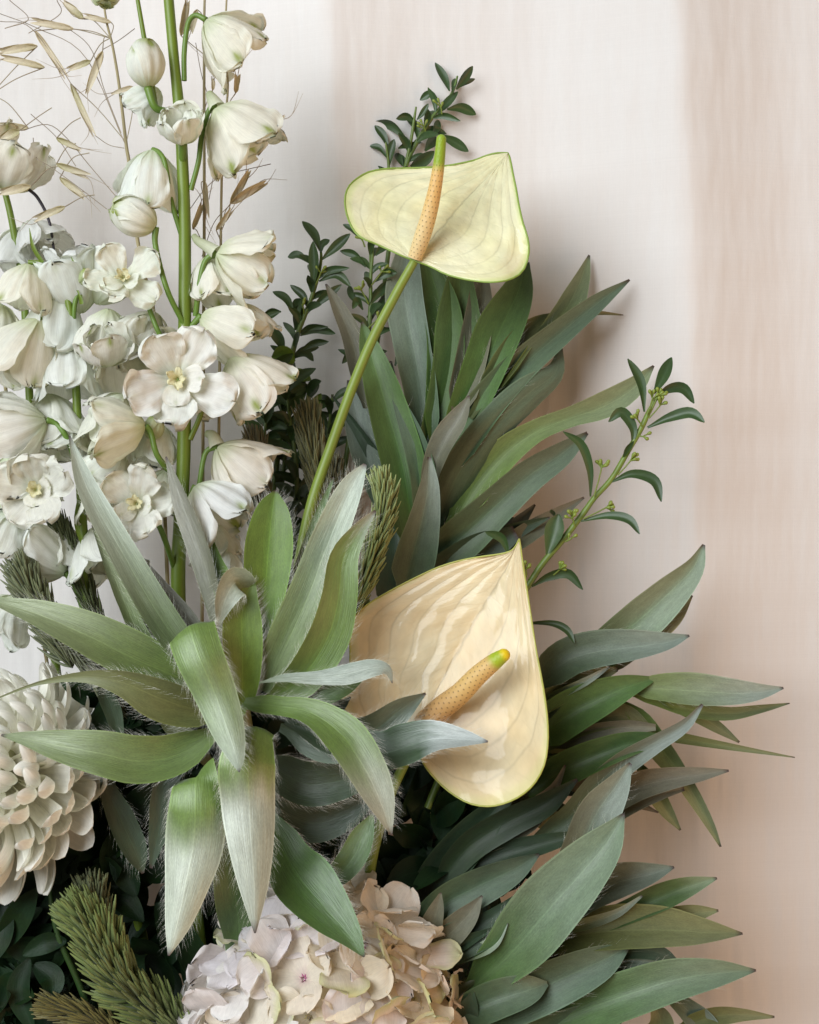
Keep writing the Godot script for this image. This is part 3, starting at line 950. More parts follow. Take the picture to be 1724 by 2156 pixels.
	sleaf(t, "tan", zb - 40, -230, 0, [[1457, 1253, 2], [1420, 1295, 18], [1380, 1327, 24], [1330, 1365, 22], [1260, 1420, 18]])
	sleaf(t, "backsil", zb - 30, -190, 0, [[1481, 1146, 3], [1459, 1195, 20], [1411, 1245, 34], [1350, 1300, 41], [1285, 1352, 38], [1215, 1410, 30], [1140, 1490, 22]], {"mix0": 0.2, "mix1": 0.6, "roll": 0.2, "hair": 0.3})
	sleaf(t, "taupe", zb, -200, 0, [[1316, 1292, 1], [1280, 1330, 10], [1220, 1375, 16], [1150, 1430, 16]])
	sleaf(t, "dark", zb, -180, 0, [[1240, 1390, 14], [1180, 1430, 34], [1120, 1490, 40], [1060, 1560, 30]])
	sleaf(t, "blue", zb, -120, 20, [[1451, 1338, 2], [1402, 1352, 18], [1332, 1362, 31], [1260, 1371, 37], [1192, 1392, 38], [1120, 1450, 30]], {"roll": -0.3, "hair": 0.3})
	sleaf(t, "olive", zb, -140, 0, [[1300, 1408, 4], [1240, 1425, 22], [1180, 1450, 26], [1110, 1500, 20]])
	sleaf(t, "silver", zb, -110, 10, [[1283, 1403, 2], [1230, 1436, 8], [1150, 1474, 10]])
	sleaf(t, "mid", zb, -140, 20, [[1372, 1430, 6], [1320, 1446, 22], [1260, 1472, 36], [1195, 1506, 42], [1120, 1560, 38]], {"notip": 1})
	sleaf(t, "silver", -150, -140, 20, [[1322, 1452, 12], [1385, 1450, 26], [1460, 1454, 32], [1540, 1459, 26], [1600, 1457, 15], [1649, 1448, 2]], {"roll": -0.25, "hair": 0.3})
	sleaf(t, "sage", -155, -180, 0, [[1325, 1460, 8], [1380, 1472, 12], [1450, 1492, 15], [1530, 1502, 13], [1600, 1492, 8], [1662, 1480, 1]])
	sleaf(t, "sage", -155, -220, 0, [[1400, 1480, 8], [1460, 1500, 15], [1510, 1530, 11], [1556, 1562, 2]])
	sleaf(t, "sage", -170, -230, 0, [[1300, 1468, 8], [1350, 1512, 20], [1390, 1572, 24], [1430, 1625, 18], [1466, 1682, 14], [1496, 1736, 9], [1517, 1782, 2]], {"roll": 0.3})
	sleaf(t, "sage", -170, -230, 0, [[1340, 1600, 10], [1375, 1662, 17], [1402, 1705, 13], [1432, 1747, 2]])
	sleaf(t, "olive", zb, -180, 0, [[1365, 1535, 8], [1310, 1506, 22], [1240, 1518, 24], [1170, 1550, 20], [1110, 1590, 16]], {"notip": 1})
	sleaf(t, "taupe", zb, -150, 0, [[1380, 1530, 6], [1320, 1530, 14], [1240, 1542, 16], [1160, 1570, 14]], {"notip": 1})
	sleaf(t, "olive", -160, -170, 0, [[1390, 1546, 12], [1480, 1562, 9], [1580, 1579, 5], [1673, 1594, 1]])
	sleaf(t, "mid", zb, -120, 20, [[1420, 1552, 4], [1330, 1565, 22], [1250, 1592, 30], [1180, 1625, 32], [1110, 1670, 28]], {"mat": "fresh_leaf", "notip": 1})
	sleaf(t, "taupe", zb, -160, 0, [[1534, 1622, 2], [1470, 1631, 14], [1400, 1642, 22], [1340, 1658, 27], [1270, 1700, 24], [1200, 1750, 18]])
	sleaf(t, "taupe", zb, -180, 0, [[1440, 1660, 4], [1380, 1672, 14], [1310, 1700, 20], [1240, 1750, 18]])
	sleaf(t, "blue", zb, -80, 10, [[1478, 1482, 3], [1440, 1525, 12], [1380, 1561, 18], [1312, 1602, 25], [1252, 1655, 28], [1195, 1722, 28], [1110, 1780, 24]], {"roll": 0.35})
	sleaf(t, "taupe", zb, -110, 0, [[1190, 1610, 2], [1165, 1660, 10], [1120, 1710, 26], [1060, 1750, 26], [980, 1790, 18]])
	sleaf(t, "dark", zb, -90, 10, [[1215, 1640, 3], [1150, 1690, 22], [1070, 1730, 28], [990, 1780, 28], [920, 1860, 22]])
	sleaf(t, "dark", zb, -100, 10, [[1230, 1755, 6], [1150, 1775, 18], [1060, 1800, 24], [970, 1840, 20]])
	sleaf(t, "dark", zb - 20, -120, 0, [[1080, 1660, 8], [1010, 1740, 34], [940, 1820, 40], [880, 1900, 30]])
	whorl(t, [1100, 1600], 16, -25, 48, 150, 290, -185)
	whorl(t, [1060, 1690], 10, -10, 60, 120, 240, -190)
	part(t, "stem", tube([[1130, 1600, -160, 12], [1040, 1720, -160, 14], [900, 1960, -180, 15], [760, 2400, -200, 15]], Color(0.1, 0.12, 0.05), Color(0.06, 0.08, 0.03)), M.stem)

	# lower right, beside the hydrangea
	t = thing("silver_tree_branch", "silver tree branch with broad pointed leaves to the right of the hydrangea", "foliage branch", P(950, 2150, -40), "silver tree branches")
	zb = -60.0
	sleaf(t, "teal", zb, -80, 10, [[1134, 1798, 3], [1080, 1830, 24], [1005, 1865, 36], [930, 1905, 34], [870, 1960, 24]], {"roll": 0.2})
	sleaf(t, "blue", zb, -50, 0, [[1419, 1825, 2], [1365, 1841, 21], [1300, 1857, 33], [1235, 1885, 34], [1170, 1930, 28], [1080, 2000, 20]], {"roll": -0.2})
	sleaf(t, "backsil", zb, -70, 0, [[1509, 1848, 2], [1450, 1866, 18], [1390, 1889, 25], [1320, 1920, 22], [1220, 1960, 18]], {"mix0": 0.6, "mix1": 0.95})
	sleaf(t, "olive", zb, -90, 0, [[1512, 1916, 2], [1460, 1922, 16], [1400, 1936, 22], [1300, 1960, 22]])
	sleaf(t, "blue", zb, -20, 30, [[1327, 1606, 3], [1296, 1655, 26], [1256, 1710, 42], [1224, 1780, 40], [1190, 1850, 34], [1140, 1930, 28]], {"roll": 0.25, "hair": 0.3})
	sleaf(t, "olive", zb, -60, 20, [[1563, 1965, 2], [1480, 1962, 24], [1400, 1957, 38], [1310, 1958, 43], [1220, 1968, 38], [1120, 2000, 28]], {"roll": -0.3})
	sleaf(t, "silver", -50, -20, 0, [[1352, 1885, 2], [1300, 1921, 8], [1240, 1942, 11], [1170, 1960, 10]], {"mat": "silver_leaf"})
	sleaf(t, "teal", zb, -60, 0, [[1430, 2030, 4], [1390, 2006, 14], [1330, 1998, 16], [1260, 2010, 14]], {"notip": 1})
	sleaf(t, "blue", zb, -60, 0, [[1405, 2038, 6], [1350, 2022, 16], [1290, 2030, 18], [1220, 2060, 14]], {"notip": 1})
	sleaf(t, "dark", zb, -50, 0, [[1440, 2090, 6], [1380, 2060, 16], [1310, 2050, 20], [1230, 2070, 16]], {"notip": 1})
	sleaf(t, "backsil", zb, 60, 40, [[1313, 1713, 3], [1276, 1775, 36], [1221, 1840, 54], [1166, 1900, 62], [1114, 1962, 60], [1056, 2025, 44], [980, 2090, 28]], {"hair": 0.5, "mix1": 0.6})
	sleaf(t, "teal", zb, -20, 30, [[1322, 1993, 4], [1270, 2020, 30], [1200, 2051, 42], [1120, 2087, 46], [1040, 2122, 42], [940, 2170, 30]], {"hair": 0.3})
	sleaf(t, "taupe", zb, -20, 0, [[928, 1878, 2], [921, 1910, 15], [908, 1955, 22], [900, 2010, 18]])
	sleaf(t, "taupe", zb, -20, 0, [[1015, 1885, 2], [986, 1925, 21], [945, 1967, 27], [900, 2010, 22]])
	sleaf(t, "dark", zb, -30, 0, [[1110, 1870, 2], [1040, 1930, 16], [980, 1970, 22], [920, 2010, 20]])
	sleaf(t, "dark", zb, -20, 0, [[1080, 1945, 3], [1020, 1975, 18], [960, 2000, 22], [910, 2030, 20]])
	sleaf(t, "silver", zb, 10, 0, [[1069, 1942, 3], [1042, 1985, 14], [995, 2010, 14], [930, 2030, 12]], {"roll": -0.5})
	sleaf(t, "teal", 0, 0, 20, [[1152, 2070, 4], [1108, 2085, 28], [1042, 2106, 36], [970, 2138, 32]], {"notip": 1})
	sleaf(t, "backsil", zb, 10, 40, [[1591, 2042, 2], [1510, 2048, 24], [1420, 2062, 38], [1330, 2090, 43], [1240, 2122, 44], [1130, 2170, 38]], {"hair": 0.3})
	sleaf(t, "olive", zb, -70, 0, [[1630, 2140, 2], [1560, 2135, 12], [1500, 2140, 18], [1430, 2165, 18]])
	sleaf(t, "blue", zb, -70, 0, [[1395, 2088, 8], [1440, 2120, 20], [1484, 2164, 26], [1530, 2230, 4]])
	sleaf(t, "olive", zb, -40, 0, [[1376, 2112, 8], [1390, 2150, 26], [1380, 2210, 30]], {"notip": 1})
	sleaf(t, "dark", 0, 10, 0, [[996, 2086, 3], [986, 2122, 21], [968, 2170, 26]])
	sleaf(t, "teal", zb, -20, 0, [[1330, 2120, 6], [1260, 2145, 34], [1160, 2180, 40], [1060, 2220, 30]], {"notip": 1})
	whorl(t, [1060, 2040], 14, -8, 48, 160, 340, -85)
	whorl(t, [960, 2060], 10, 10, 75, 110, 220, -80)
	part(t, "stem", tube([[1010, 2050, -60, 12], [930, 2130, -70, 14], [800, 2420, -120, 16]], Color(0.1, 0.12, 0.05), Color(0.06, 0.08, 0.03)), M.stem)
	leaf_kind = "silver_leaf"

# narrower leaves that fill the whorls; they leave the twig at b within the angles a0 to a1 (degrees, counter-clockwise from the right)
func whorl(t: Node3D, b: Array, n: int, a0: float, a1: float, l0: float, l1: float, z: float) -> void:
	for k in n:
		var a := deg_to_rad(lerpf(a0, a1, (k + rng.randf()) / n))
		var l := rng.randf_range(l0, l1)
		var d := Vector2(cos(a), -sin(a))
		var q := d.orthogonal() * rng.randf_range(-0.22, 0.22)
		var o := Vector2(b[0], b[1]) + d * rng.randf_range(0.0, 40.0) + d.orthogonal() * rng.randf_range(-30.0, 30.0)
		var w := rng.randf_range(13.0, 24.0)
		var pts := []
		for i in 5:
			var f := i / 4.0
			var p := o + d * l * f + q * l * sin(PI * f) * 0.7 + Vector2(0, 1) * l * 0.12 * f * f
			pts.append([p.x, p.y, w * [0.6, 0.95, 1.0, 0.62, 0.08][i]])
		sleaf(t, ["dark", "mid", "taupe", "teal", "olive", "backsil"][rng.randi() % 6], z, z + rng.randf_range(-60.0, 10.0), 0.0, pts, {"roll": rng.randf_range(-0.6, 0.6)})

func front_tree() -> void:
	rng.seed = 129
	var t := thing("silver_tree_rosette", "large silvery green rosette of hairy pointed leaves at the centre front", "foliage branch", P(510, 1560, 40), "silver tree branches")
	var zb := 60.0
	# behind
	sleaf(t, "olive", zb - 20, 20, 0, [[262, 1215, 4], [300, 1275, 22], [350, 1335, 24], [420, 1410, 18]])
	sleaf(t, "taupe", zb - 20, 10, 0, [[305, 1180, 2], [350, 1245, 13], [400, 1305, 15], [450, 1380, 14]])
	sleaf(t, "sage", zb, 30, 0, [[194, 1105, 2], [234, 1200, 14], [264, 1272, 18], [300, 1345, 18], [380, 1430, 14]], {"roll": 0.4})
	sleaf(t, "silver", zb, 50, 20, [[146, 917, 2], [184, 1030, 22], [262, 1172, 30], [332, 1292, 34], [400, 1385, 30], [470, 1460, 20]], {"roll": 0.25, "hair": 0.5, "mix0": 0.3, "mix1": 0.9})
	sleaf(t, "taupe", zb, 10, 10, [[350, 961, 2], [384, 1060, 20], [424, 1165, 25], [450, 1262, 20], [475, 1370, 14]], {"roll": -0.5, "hair": 0.3})
	sleaf(t, "green", zb, 20, 0, [[447, 1136, 2], [456, 1190, 17], [476, 1240, 24], [495, 1320, 18]], {"mat": "fresh_leaf", "notip": 1})
	sleaf(t, "mid", zb - 10, 10, 0, [[702, 1005, 2], [662, 1110, 11], [622, 1230, 15], [580, 1340, 15]], {"hair": 0.5})
	sleaf(t, "green", zb, 50, 15, [[580, 1032, 3], [573, 1075, 34], [565, 1150, 49], [558, 1235, 43], [545, 1330, 29], [528, 1430, 16]], {"mat": "fresh_leaf", "hair": 0.8, "cup": 0.12, "fold": 0.25, "tipc": Color(0.15, 0.1, 0.06)})
	sleaf(t, "taupe", zb, 40, 0, [[612, 1232, 4], [585, 1300, 20], [556, 1385, 28], [535, 1465, 20]], {"notip": 1})
	sleaf(t, "silver", zb, 90, 20, [[769, 977, 4], [737, 1032, 26], [692, 1138, 36], [650, 1250, 41], [605, 1352, 42], [555, 1455, 26]], {"roll": -0.15, "hair": 0.8, "mix0": 0.25, "mix1": 0.95})
	sleaf(t, "greensil", zb + 10, 90, 40, [[790, 1075, 3], [756, 1115, 16], [722, 1175, 30], [712, 1260, 38], [688, 1345, 44], [632, 1430, 38], [560, 1475, 22]], {"roll": 0.2, "hair": 0.8, "mix0": 0.7, "mix1": 0.98})
	# right, lower
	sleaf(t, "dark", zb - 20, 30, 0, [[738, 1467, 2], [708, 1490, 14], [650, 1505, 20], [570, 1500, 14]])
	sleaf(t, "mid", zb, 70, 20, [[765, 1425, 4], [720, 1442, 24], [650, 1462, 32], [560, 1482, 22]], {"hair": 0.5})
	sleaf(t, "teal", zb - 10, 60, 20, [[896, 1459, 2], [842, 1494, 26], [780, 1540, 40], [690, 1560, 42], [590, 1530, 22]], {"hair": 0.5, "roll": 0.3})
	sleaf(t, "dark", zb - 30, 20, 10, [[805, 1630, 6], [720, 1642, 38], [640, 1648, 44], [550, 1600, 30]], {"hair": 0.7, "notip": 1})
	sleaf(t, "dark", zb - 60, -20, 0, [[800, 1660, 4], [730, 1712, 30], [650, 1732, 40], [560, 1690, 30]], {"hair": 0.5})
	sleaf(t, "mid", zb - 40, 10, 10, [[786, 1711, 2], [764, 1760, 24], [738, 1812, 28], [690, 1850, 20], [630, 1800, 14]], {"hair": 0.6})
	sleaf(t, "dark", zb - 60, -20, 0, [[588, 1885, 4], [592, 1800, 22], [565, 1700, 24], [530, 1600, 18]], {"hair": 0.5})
	sleaf(t, "mid", zb - 40, -10, 10, [[484, 2047, 4], [503, 1965, 32], [496, 1890, 42], [486, 1800, 34], [500, 1680, 22]], {"hair": 0.4, "notip": 1})
	sleaf(t, "mid", zb - 10, 235, 20, [[767, 2014, 2], [736, 1970, 27], [690, 1918, 50], [640, 1860, 62], [600, 1800, 46], [560, 1700, 26]], {"hair": 0.8, "mix0": 0.5, "mix1": 1.0, "roll": -0.2})
	sleaf(t, "flash", zb, 150, 10, [[1027, 1561, 2], [977, 1556, 20], [912, 1555, 37], [852, 1573, 46], [795, 1585, 44], [700, 1560, 36], [600, 1520, 20]], {"hair": 0.7, "mix0": 0.58, "mix1": 0.72, "roll": -0.5})
	# left, lower
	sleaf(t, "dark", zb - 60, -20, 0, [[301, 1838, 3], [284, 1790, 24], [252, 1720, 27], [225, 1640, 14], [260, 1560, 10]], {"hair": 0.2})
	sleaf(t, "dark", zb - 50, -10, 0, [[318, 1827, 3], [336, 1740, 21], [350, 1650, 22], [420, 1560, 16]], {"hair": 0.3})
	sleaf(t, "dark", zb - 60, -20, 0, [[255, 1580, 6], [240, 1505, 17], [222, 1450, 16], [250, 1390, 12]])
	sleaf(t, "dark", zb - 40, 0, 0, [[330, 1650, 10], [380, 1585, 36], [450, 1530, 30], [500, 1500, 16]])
	sleaf(t, "olive", zb - 10, 60, 10, [[452, 1622, 6], [402, 1562, 20], [352, 1515, 14], [420, 1490, 10]], {"notip": 1})
	sleaf(t, "sage", zb, 70, 60, [[-60, 1238, 3], [0, 1268, 12], [80, 1293, 30], [180, 1336, 48], [280, 1386, 52], [380, 1428, 42], [470, 1470, 24]], {"roll": 0.45, "hair": 0.7, "mix0": 0.2, "mix1": 0.8})
	sleaf(t, "olive", zb, 130, 60, [[-25, 1477, 1], [80, 1438, 4], [180, 1424, 12], [260, 1437, 27], [330, 1467, 43], [400, 1490, 38], [485, 1498, 20]], {"mat": "fresh_leaf", "hair": 0.8, "roll": -0.2, "notip": 1})
	sleaf(t, "sage", zb, 110, 60, [[3, 1547, 2], [60, 1556, 16], [130, 1571, 33], [210, 1586, 46], [290, 1602, 49], [375, 1588, 42], [470, 1530, 24]], {"hair": 0.5, "roll": 0.2, "mix1": 1.2})
	# front
	sleaf(t, "green", zb + 20, 90, 10, [[530, 1222, 8], [510, 1290, 37], [510, 1370, 40], [511, 1440, 31], [509, 1505, 14]], {"mat": "fresh_leaf", "hair": 0.9, "notip": 1, "roll": 0.15})
	sleaf(t, "silver", 92, 120, 30, [[514, 1240, 30], [496, 1226, 33], [474, 1262, 22], [459, 1319, 2]], {"roll": -0.2, "hair": 0.3, "mix0": -0.5})
	sleaf(t, "silver", 120, 150, 20, [[545, 1437, 4], [602, 1426, 9], [670, 1426, 15], [732, 1418, 22], [786, 1405, 19], [816, 1410, 10], [826, 1438, 1]], {"roll": -0.3, "mix0": -0.3, "mix1": 0.4, "hair": 0.3, "cup": -0.2})
	sleaf(t, "greensil", zb + 20, 225, 45, [[505, 1480, 26], [585, 1487, 20], [655, 1500, 28], [718, 1546, 43], [765, 1613, 43], [799, 1682, 31], [824, 1757, 2]], {"roll": -0.3, "hair": 1.0, "mix0": 0.5, "mix1": 0.85})
	sleaf(t, "greensil", 90, 245, 6, [[450, 1690, 26, 60], [432, 1645, 40, 110], [413, 1634, 46, 160], [411, 1700, 57, 192], [406, 1780, 61], [391, 1862, 46], [373, 1944, 27], [355, 2011, 2]], {"roll": 0.15, "hair": 1.0, "mix0": 0.42, "mix1": 0.62})
	sleaf(t, "greensil", 100, 262, 6, [[530, 1620, 30, 70], [538, 1555, 38, 120], [538, 1531, 40, 165], [522, 1605, 58, 205], [524, 1682, 56], [529, 1762, 49], [535, 1860, 32], [537, 1964, 2]], {"roll": -0.1, "hair": 1.0, "mix0": 0.42, "mix1": 0.58})
	sleaf(t, "greensil", 110, 275, 8, [[440, 1430, 30, 70], [410, 1345, 46, 130], [398, 1318, 50, 180], [420, 1385, 49, 215], [453, 1462, 43], [479, 1535, 34], [497, 1590, 18], [504, 1625, 1]], {"roll": 0.1, "hair": 1.0, "mix0": 0.3, "mix1": 1.0})
	part(t, "stem", tube([[510, 1440, 60, 12], [515, 1520, 40, 16], [560, 1800, -60, 17], [640, 2400, -140, 18]], Color(0.2, 0.2, 0.08), Color(0.06, 0.08, 0.03)), M.stem)

func delphiniums() -> void:
	rng.seed = 136
	var G := Color(0.13, 0.20, 0.018)
	var G2 := Color(0.145, 0.215, 0.022)
	var warm := Color(0.88, 0.87, 0.77)
	var cool := Color(0.87, 0.90, 0.85)
	var t := thing("delphinium_spike", "tall white delphinium spike on a thick green stem, open flower halfway up", "delphinium", P(376, 1700, -90), "white delphinium spikes")
	part(t, "stem", tube([[350, -60, -70, 11], [366, 120, -70, 11], [378, 240, -70, 12], [384, 340, -72, 12.5], [389, 480, -75, 13], [389, 640, -78, 13.5], [388, 800, -80, 14], [387, 950, -85, 14.5], [380, 1100, -90, 15], [376, 1280, -95, 15.5], [400, 1800, -150, 16], [460, 2350, -200, 16]], G2, G, 14, 60), M.stem)
	flower(t, "bud", [222, -70, -60], Vector3(0.02, 1, 0.1), 112, {"spot": 0.2, "stalk": [[300, -60]]})
	flower(t, "half", [434, 42, -60], Vector3(0.72, 0.66, -0.3), 150, {"tint": warm, "stalk": [[388, 170, -70], [388, 110], [396, 50], [412, 32]], "r": 5.5})
	flower(t, "bud", [312, 184, -40], Vector3(-0.1, -1, 0.12), 122, {"spot": 1.0, "stalk": [[350, 235, -60], [326, 225]], "r": 8.0})
	part(t, "stalk", tube([[328, 232, -50, 6], [322, 190, -48, 6], [290, 0, -40, 4.5], [280, -50, -40, 4]], G, G2, 8), M.stem)
	flower(t, "bell", [336, 188, -90], Vector3(-0.75, 0.6, -0.1), 92, {"tint": cool, "spot": 0.7})
	flower(t, "cup", [386, 300, -40], Vector3(-0.02, -0.72, 0.68), 92, {"spot": 1.1, "stalk": [[384, 345, -70]], "r": 7.0})
	flower(t, "half", [456, 226, -60], Vector3(0.62, 0.78, -0.25), 172, {"tint": warm, "spot": 1.1, "spur": [[458, 228], [448, 210], [440, 196]], "stalk": [[402, 400, -72], [418, 340], [424, 290], [440, 232]], "r": 5.5})
	flower(t, "bell", [322, 316, -70], Vector3(-0.1, 1, -0.15), 145, {"tint": cool, "spot": 0.5, "stalk": [[383, 498, -74], [360, 420, -60], [348, 345, -50], [336, 322, -60]], "r": 5.5})
	flower(t, "bud", [328, 478, -40], Vector3(-0.9, -0.42, 0.15), 126, {"spot": 1.0, "stalk": [[386, 680, -70], [352, 610], [328, 520]], "r": 6.0})
	flower(t, "half", [456, 532, -55], Vector3(0.93, 0.42, -0.25), 145, {"tint": warm, "spot": 1.1, "spur": [[456, 532], [438, 520], [418, 508], [408, 496]], "stalk": [[412, 665, -76], [420, 600], [432, 550]], "r": 6.0})
	flower(t, "bell", [436, 540, -95], Vector3(0.25, 0.95, 0.0), 125, {"tint": warm, "spot": 0.6})
	flower(t, "open", [262, 592, -40], Vector3(0.05, -0.3, 0.95), 80, {"spot": 1.0, "tint": Color(0.86, 0.88, 0.78), "turn": 0.3, "stalk": [[352, 735, -70], [330, 690], [300, 620, -60]], "r": 5.5})
	flower(t, "bell", [424, 664, -70], Vector3(0.85, 0.42, -0.2), 145, {"tint": warm, "spot": 0.7, "stalk": [[400, 690, -78]], "r": 6.0})
	flower(t, "cup", [226, 770, -60], Vector3(0.0, -0.85, 0.45), 105, {"spot": 0.9, "tint": Color(0.87, 0.86, 0.80)})
	flower(t, "half", [290, 740, -80], Vector3(-0.3, -0.9, 0.3), 95, {"spot": 0.3})
	flower(t, "open", [377, 800, -15], Vector3(0.02, 0.02, 1.0), 116, {"spot": 0.35, "turn": 1.75, "tint": Color(0.88, 0.88, 0.84), "stalk": [[388, 850, -70], [384, 820, -50]], "r": 7.0})
	flower(t, "half", [486, 752, -55], Vector3(0.62, 0.76, -0.25), 165, {"tint": Color(0.88, 0.85, 0.76), "spot": 1.1})
	flower(t, "half", [306, 896, -25], Vector3(-0.96, 0.06, 0.15), 145, {"spot": 1.1, "tint": Color(0.86, 0.86, 0.74), "stalk": [[372, 1010, -80], [332, 960], [318, 912]], "r": 6.5})
	flower(t, "bud", [322, 925, -70], Vector3(0.15, -0.9, 0.1), 62, {"spot": 0.2, "tint": Color(0.6, 0.66, 0.42)})
	flower(t, "bell", [330, 890, -120], Vector3(-0.05, 1, 0.1), 110, {"tint": cool, "spot": 0.1})
	flower(t, "open", [292, 1062, -25], Vector3(-0.05, -0.12, 1.0), 92, {"spot": 0.7, "turn": 0.9, "tint": Color(0.86, 0.86, 0.78), "stalk": [[368, 1200, -90], [345, 1130], [320, 1080, -60]], "r": 6.0})
	flower(t, "half", [458, 940, -80], Vector3(0.72, 0.70, -0.2), 160, {"tint": Color(0.88, 0.83, 0.74), "spot": 0.9, "spur": [[458, 940], [448, 918], [434, 912]], "stalk": [[400, 1120, -90], [418, 1030], [432, 955]], "r": 5.5})
	flower(t, "bell", [412, 1022, -45], Vector3(0.62, 0.74, 0.0), 150, {"tint": Color(0.88, 0.89, 0.86), "spot": 1.0, "stalk": [[392, 1110, -90], [396, 1060]], "r": 6.0})
	flower(t, "bell", [470, 1150, -110], Vector3(0.2, 0.95, 0.1), 90, {"tint": cool, "spot": 0.2})
	for q in [[500, 640, -110, 0.4, 0.9], [440, 790, -110, 0.3, 0.9], [330, 660, -110, -0.4, 0.8], [260, 830, -110, -0.5, 0.7], [430, 1090, -120, 0.3, 0.9], [350, 990, -120, -0.2, 0.9], [230, 650, -90, -0.2, 0.9], [260, 950, -110, -0.6, 0.6]]:
		flower(t, "half" if rng.randf() < 0.6 else "bell", [q[0], q[1], q[2]], Vector3(q[3], q[4], rng.randf_range(-0.2, 0.3)), rng.randf_range(95, 125), {"tint": cool.lerp(warm, rng.randf()), "spot": 0.6})
	part(t, "stalk", tube([[400, 925, -80, 6], [420, 880, -75, 5.5], [436, 830, -72, 5]], G, G2, 8), M.stem)

	t = thing("delphinium_spike", "bending white delphinium spike at the left edge with drooping bells", "delphinium", P(182, 1700, -140), "white delphinium spikes")
	part(t, "stem", tube([[60, 552, -110, 5], [92, 556, -110, 6], [122, 583, -110, 7], [144, 635, -110, 7.5], [151, 692, -112, 8], [153, 752, -115, 8], [160, 812, -118, 8.5], [164, 905, -120, 9], [167, 980, -122, 9], [172, 1073, -125, 9.5], [178, 1160, -130, 10], [184, 1290, -140, 10], [260, 1800, -200, 11], [400, 2350, -240, 11]], G2, G, 10, 60), M.stem)
	flower(t, "bell", [62, 556, -90], Vector3(-0.3, 0.95, -0.15), 128, {"tint": warm, "spot": 0.5})
	flower(t, "bell", [82, 672, -85], Vector3(-0.32, 0.93, -0.15), 172, {"tint": warm, "spot": 1.0, "stalk": [[158, 790, -115], [145, 730], [115, 690], [96, 678]], "r": 6.0})
	flower(t, "bell", [170, 660, -150], Vector3(-0.2, -0.9, 0.1), 150, {"tint": cool, "spot": 0.2})
	flower(t, "bell", [128, 620, -150], Vector3(-0.1, 0.98, 0.1), 150, {"tint": cool, "spot": 0.2})
	flower(t, "bell", [138, 720, -130], Vector3(0.08, 1, 0.1), 150, {"tint": cool, "spot": 0.1, "stalk": [[158, 765], [148, 735]]})
	flower(t, "half", [98, 884, -80], Vector3(-0.9, 0.3, 0.0), 150, {"tint": Color(0.86, 0.86, 0.80), "spot": 0.3, "stalk": [[164, 985, -120], [140, 920], [118, 892]], "r": 6.0})
	flower(t, "open", [82, 1032, -70], Vector3(-0.05, -0.02, 1.0), 98, {"spot": 0.6, "turn": 1.2, "tint": Color(0.86, 0.85, 0.78)})
	flower(t, "half", [30, 1080, -120], Vector3(-0.3, 0.9, 0.2), 130, {"tint": cool, "spot": 0.1})
	flower(t, "bell", [138, 1205, -130], Vector3(-0.85, -0.45, 0.1), 135, {"tint": cool, "spot": 0.1, "stalk": [[178, 1300, -130], [160, 1240]], "r": 5.0})
	flower(t, "half", [30, 1255, -150], Vector3(-0.4, 0.8, 0.2), 120, {"tint": cool, "spot": 0.0})
	flower(t, "bud", [172, 600, -100], Vector3(0.35, -0.5, 0.3), 50, {"spot": 0.3, "tint": Color(0.5, 0.58, 0.3), "stalk": [[155, 700, -112], [158, 640]], "r": 5.0})
	for q in [[30, 700, -150, -0.2, 0.9], [105, 830, -150, 0.1, 1.0], [205, 640, -150, 0.3, -0.9], [150, 880, -160, -0.1, 1.0], [222, 850, -140, 0.2, 0.9], [245, 985, -140, 0.1, 1.0], [70, 960, -150, -0.2, 0.9], [0, 640, -150, -0.2, 1.0], [200, 1110, -150, 0.3, 0.9], [20, 960, -160, 0.1, 1.0], [110, 1100, -160, 0.3, 0.8], [250, 700, -150, 0.4, 0.5]]:
		flower(t, "half" if rng.randf() < 0.6 else "bell", [q[0], q[1], q[2]], Vector3(q[3], q[4], rng.randf_range(-0.2, 0.4)), rng.randf_range(115, 150), {"tint": cool.lerp(warm, rng.randf()), "spot": 0.6})
	for q in [[[92, 556], [70, 520], [62, 480]], [[110, 572], [150, 590], [172, 630]], [[172, 640], [160, 570], [150, 540]], [[150, 750], [110, 745], [88, 760]], [[160, 800], [130, 790], [95, 815]], [[176, 1150], [160, 1100], [165, 1040]]]:
		var s := Soup.new()
		blade_into(s, [[q[0][0], q[0][1], -100, 4], [q[1][0], q[1][1], -92, 4], [q[2][0], q[2][1], -90, 0.5]], {"c0": G, "c1": G2, "nv": 10, "nu": 2})
		part(t, "bract", s.mesh(), M.stem)

	t = thing("delphinium_spike", "pale delphinium spike farthest back, cut by the top left edge of the view", "delphinium", P(45, 1500, -300), "white delphinium spikes")
	part(t, "stem", tube([[4, 380, -290, 6], [22, 450, -290, 7], [38, 540, -290, 7.5], [52, 640, -290, 8], [90, 1200, -280, 9], [200, 1900, -270, 9]], G2, G, 9, 30), M.stem)
	flower(t, "cup", [10, 400, -260], Vector3(0.35, -0.9, 0.2), 140, {"tint": Color(0.86, 0.84, 0.76), "spot": 0.8})
	flower(t, "half", [-10, 350, -270], Vector3(-0.1, -0.95, 0.2), 110, {"tint": Color(0.86, 0.82, 0.7), "spot": 0.5})
	flower(t, "half", [54, 470, -320], Vector3(0.55, 0.7, 0.1), 110, {"tint": Color(0.82, 0.83, 0.8), "spot": 0.1, "stalk": [[44, 560], [40, 500]], "r": 4.0})
	flower(t, "bell", [50, 480, -330], Vector3(-0.25, 0.9, 0.1), 120, {"tint": Color(0.82, 0.83, 0.8), "spot": 0.0})
	flower(t, "half", [150, 600, -300], Vector3(0.05, -0.9, 0.1), 100, {"tint": Color(0.85, 0.86, 0.84), "spot": 0.1, "stalk": [[70, 760], [120, 660]], "r": 4.0})

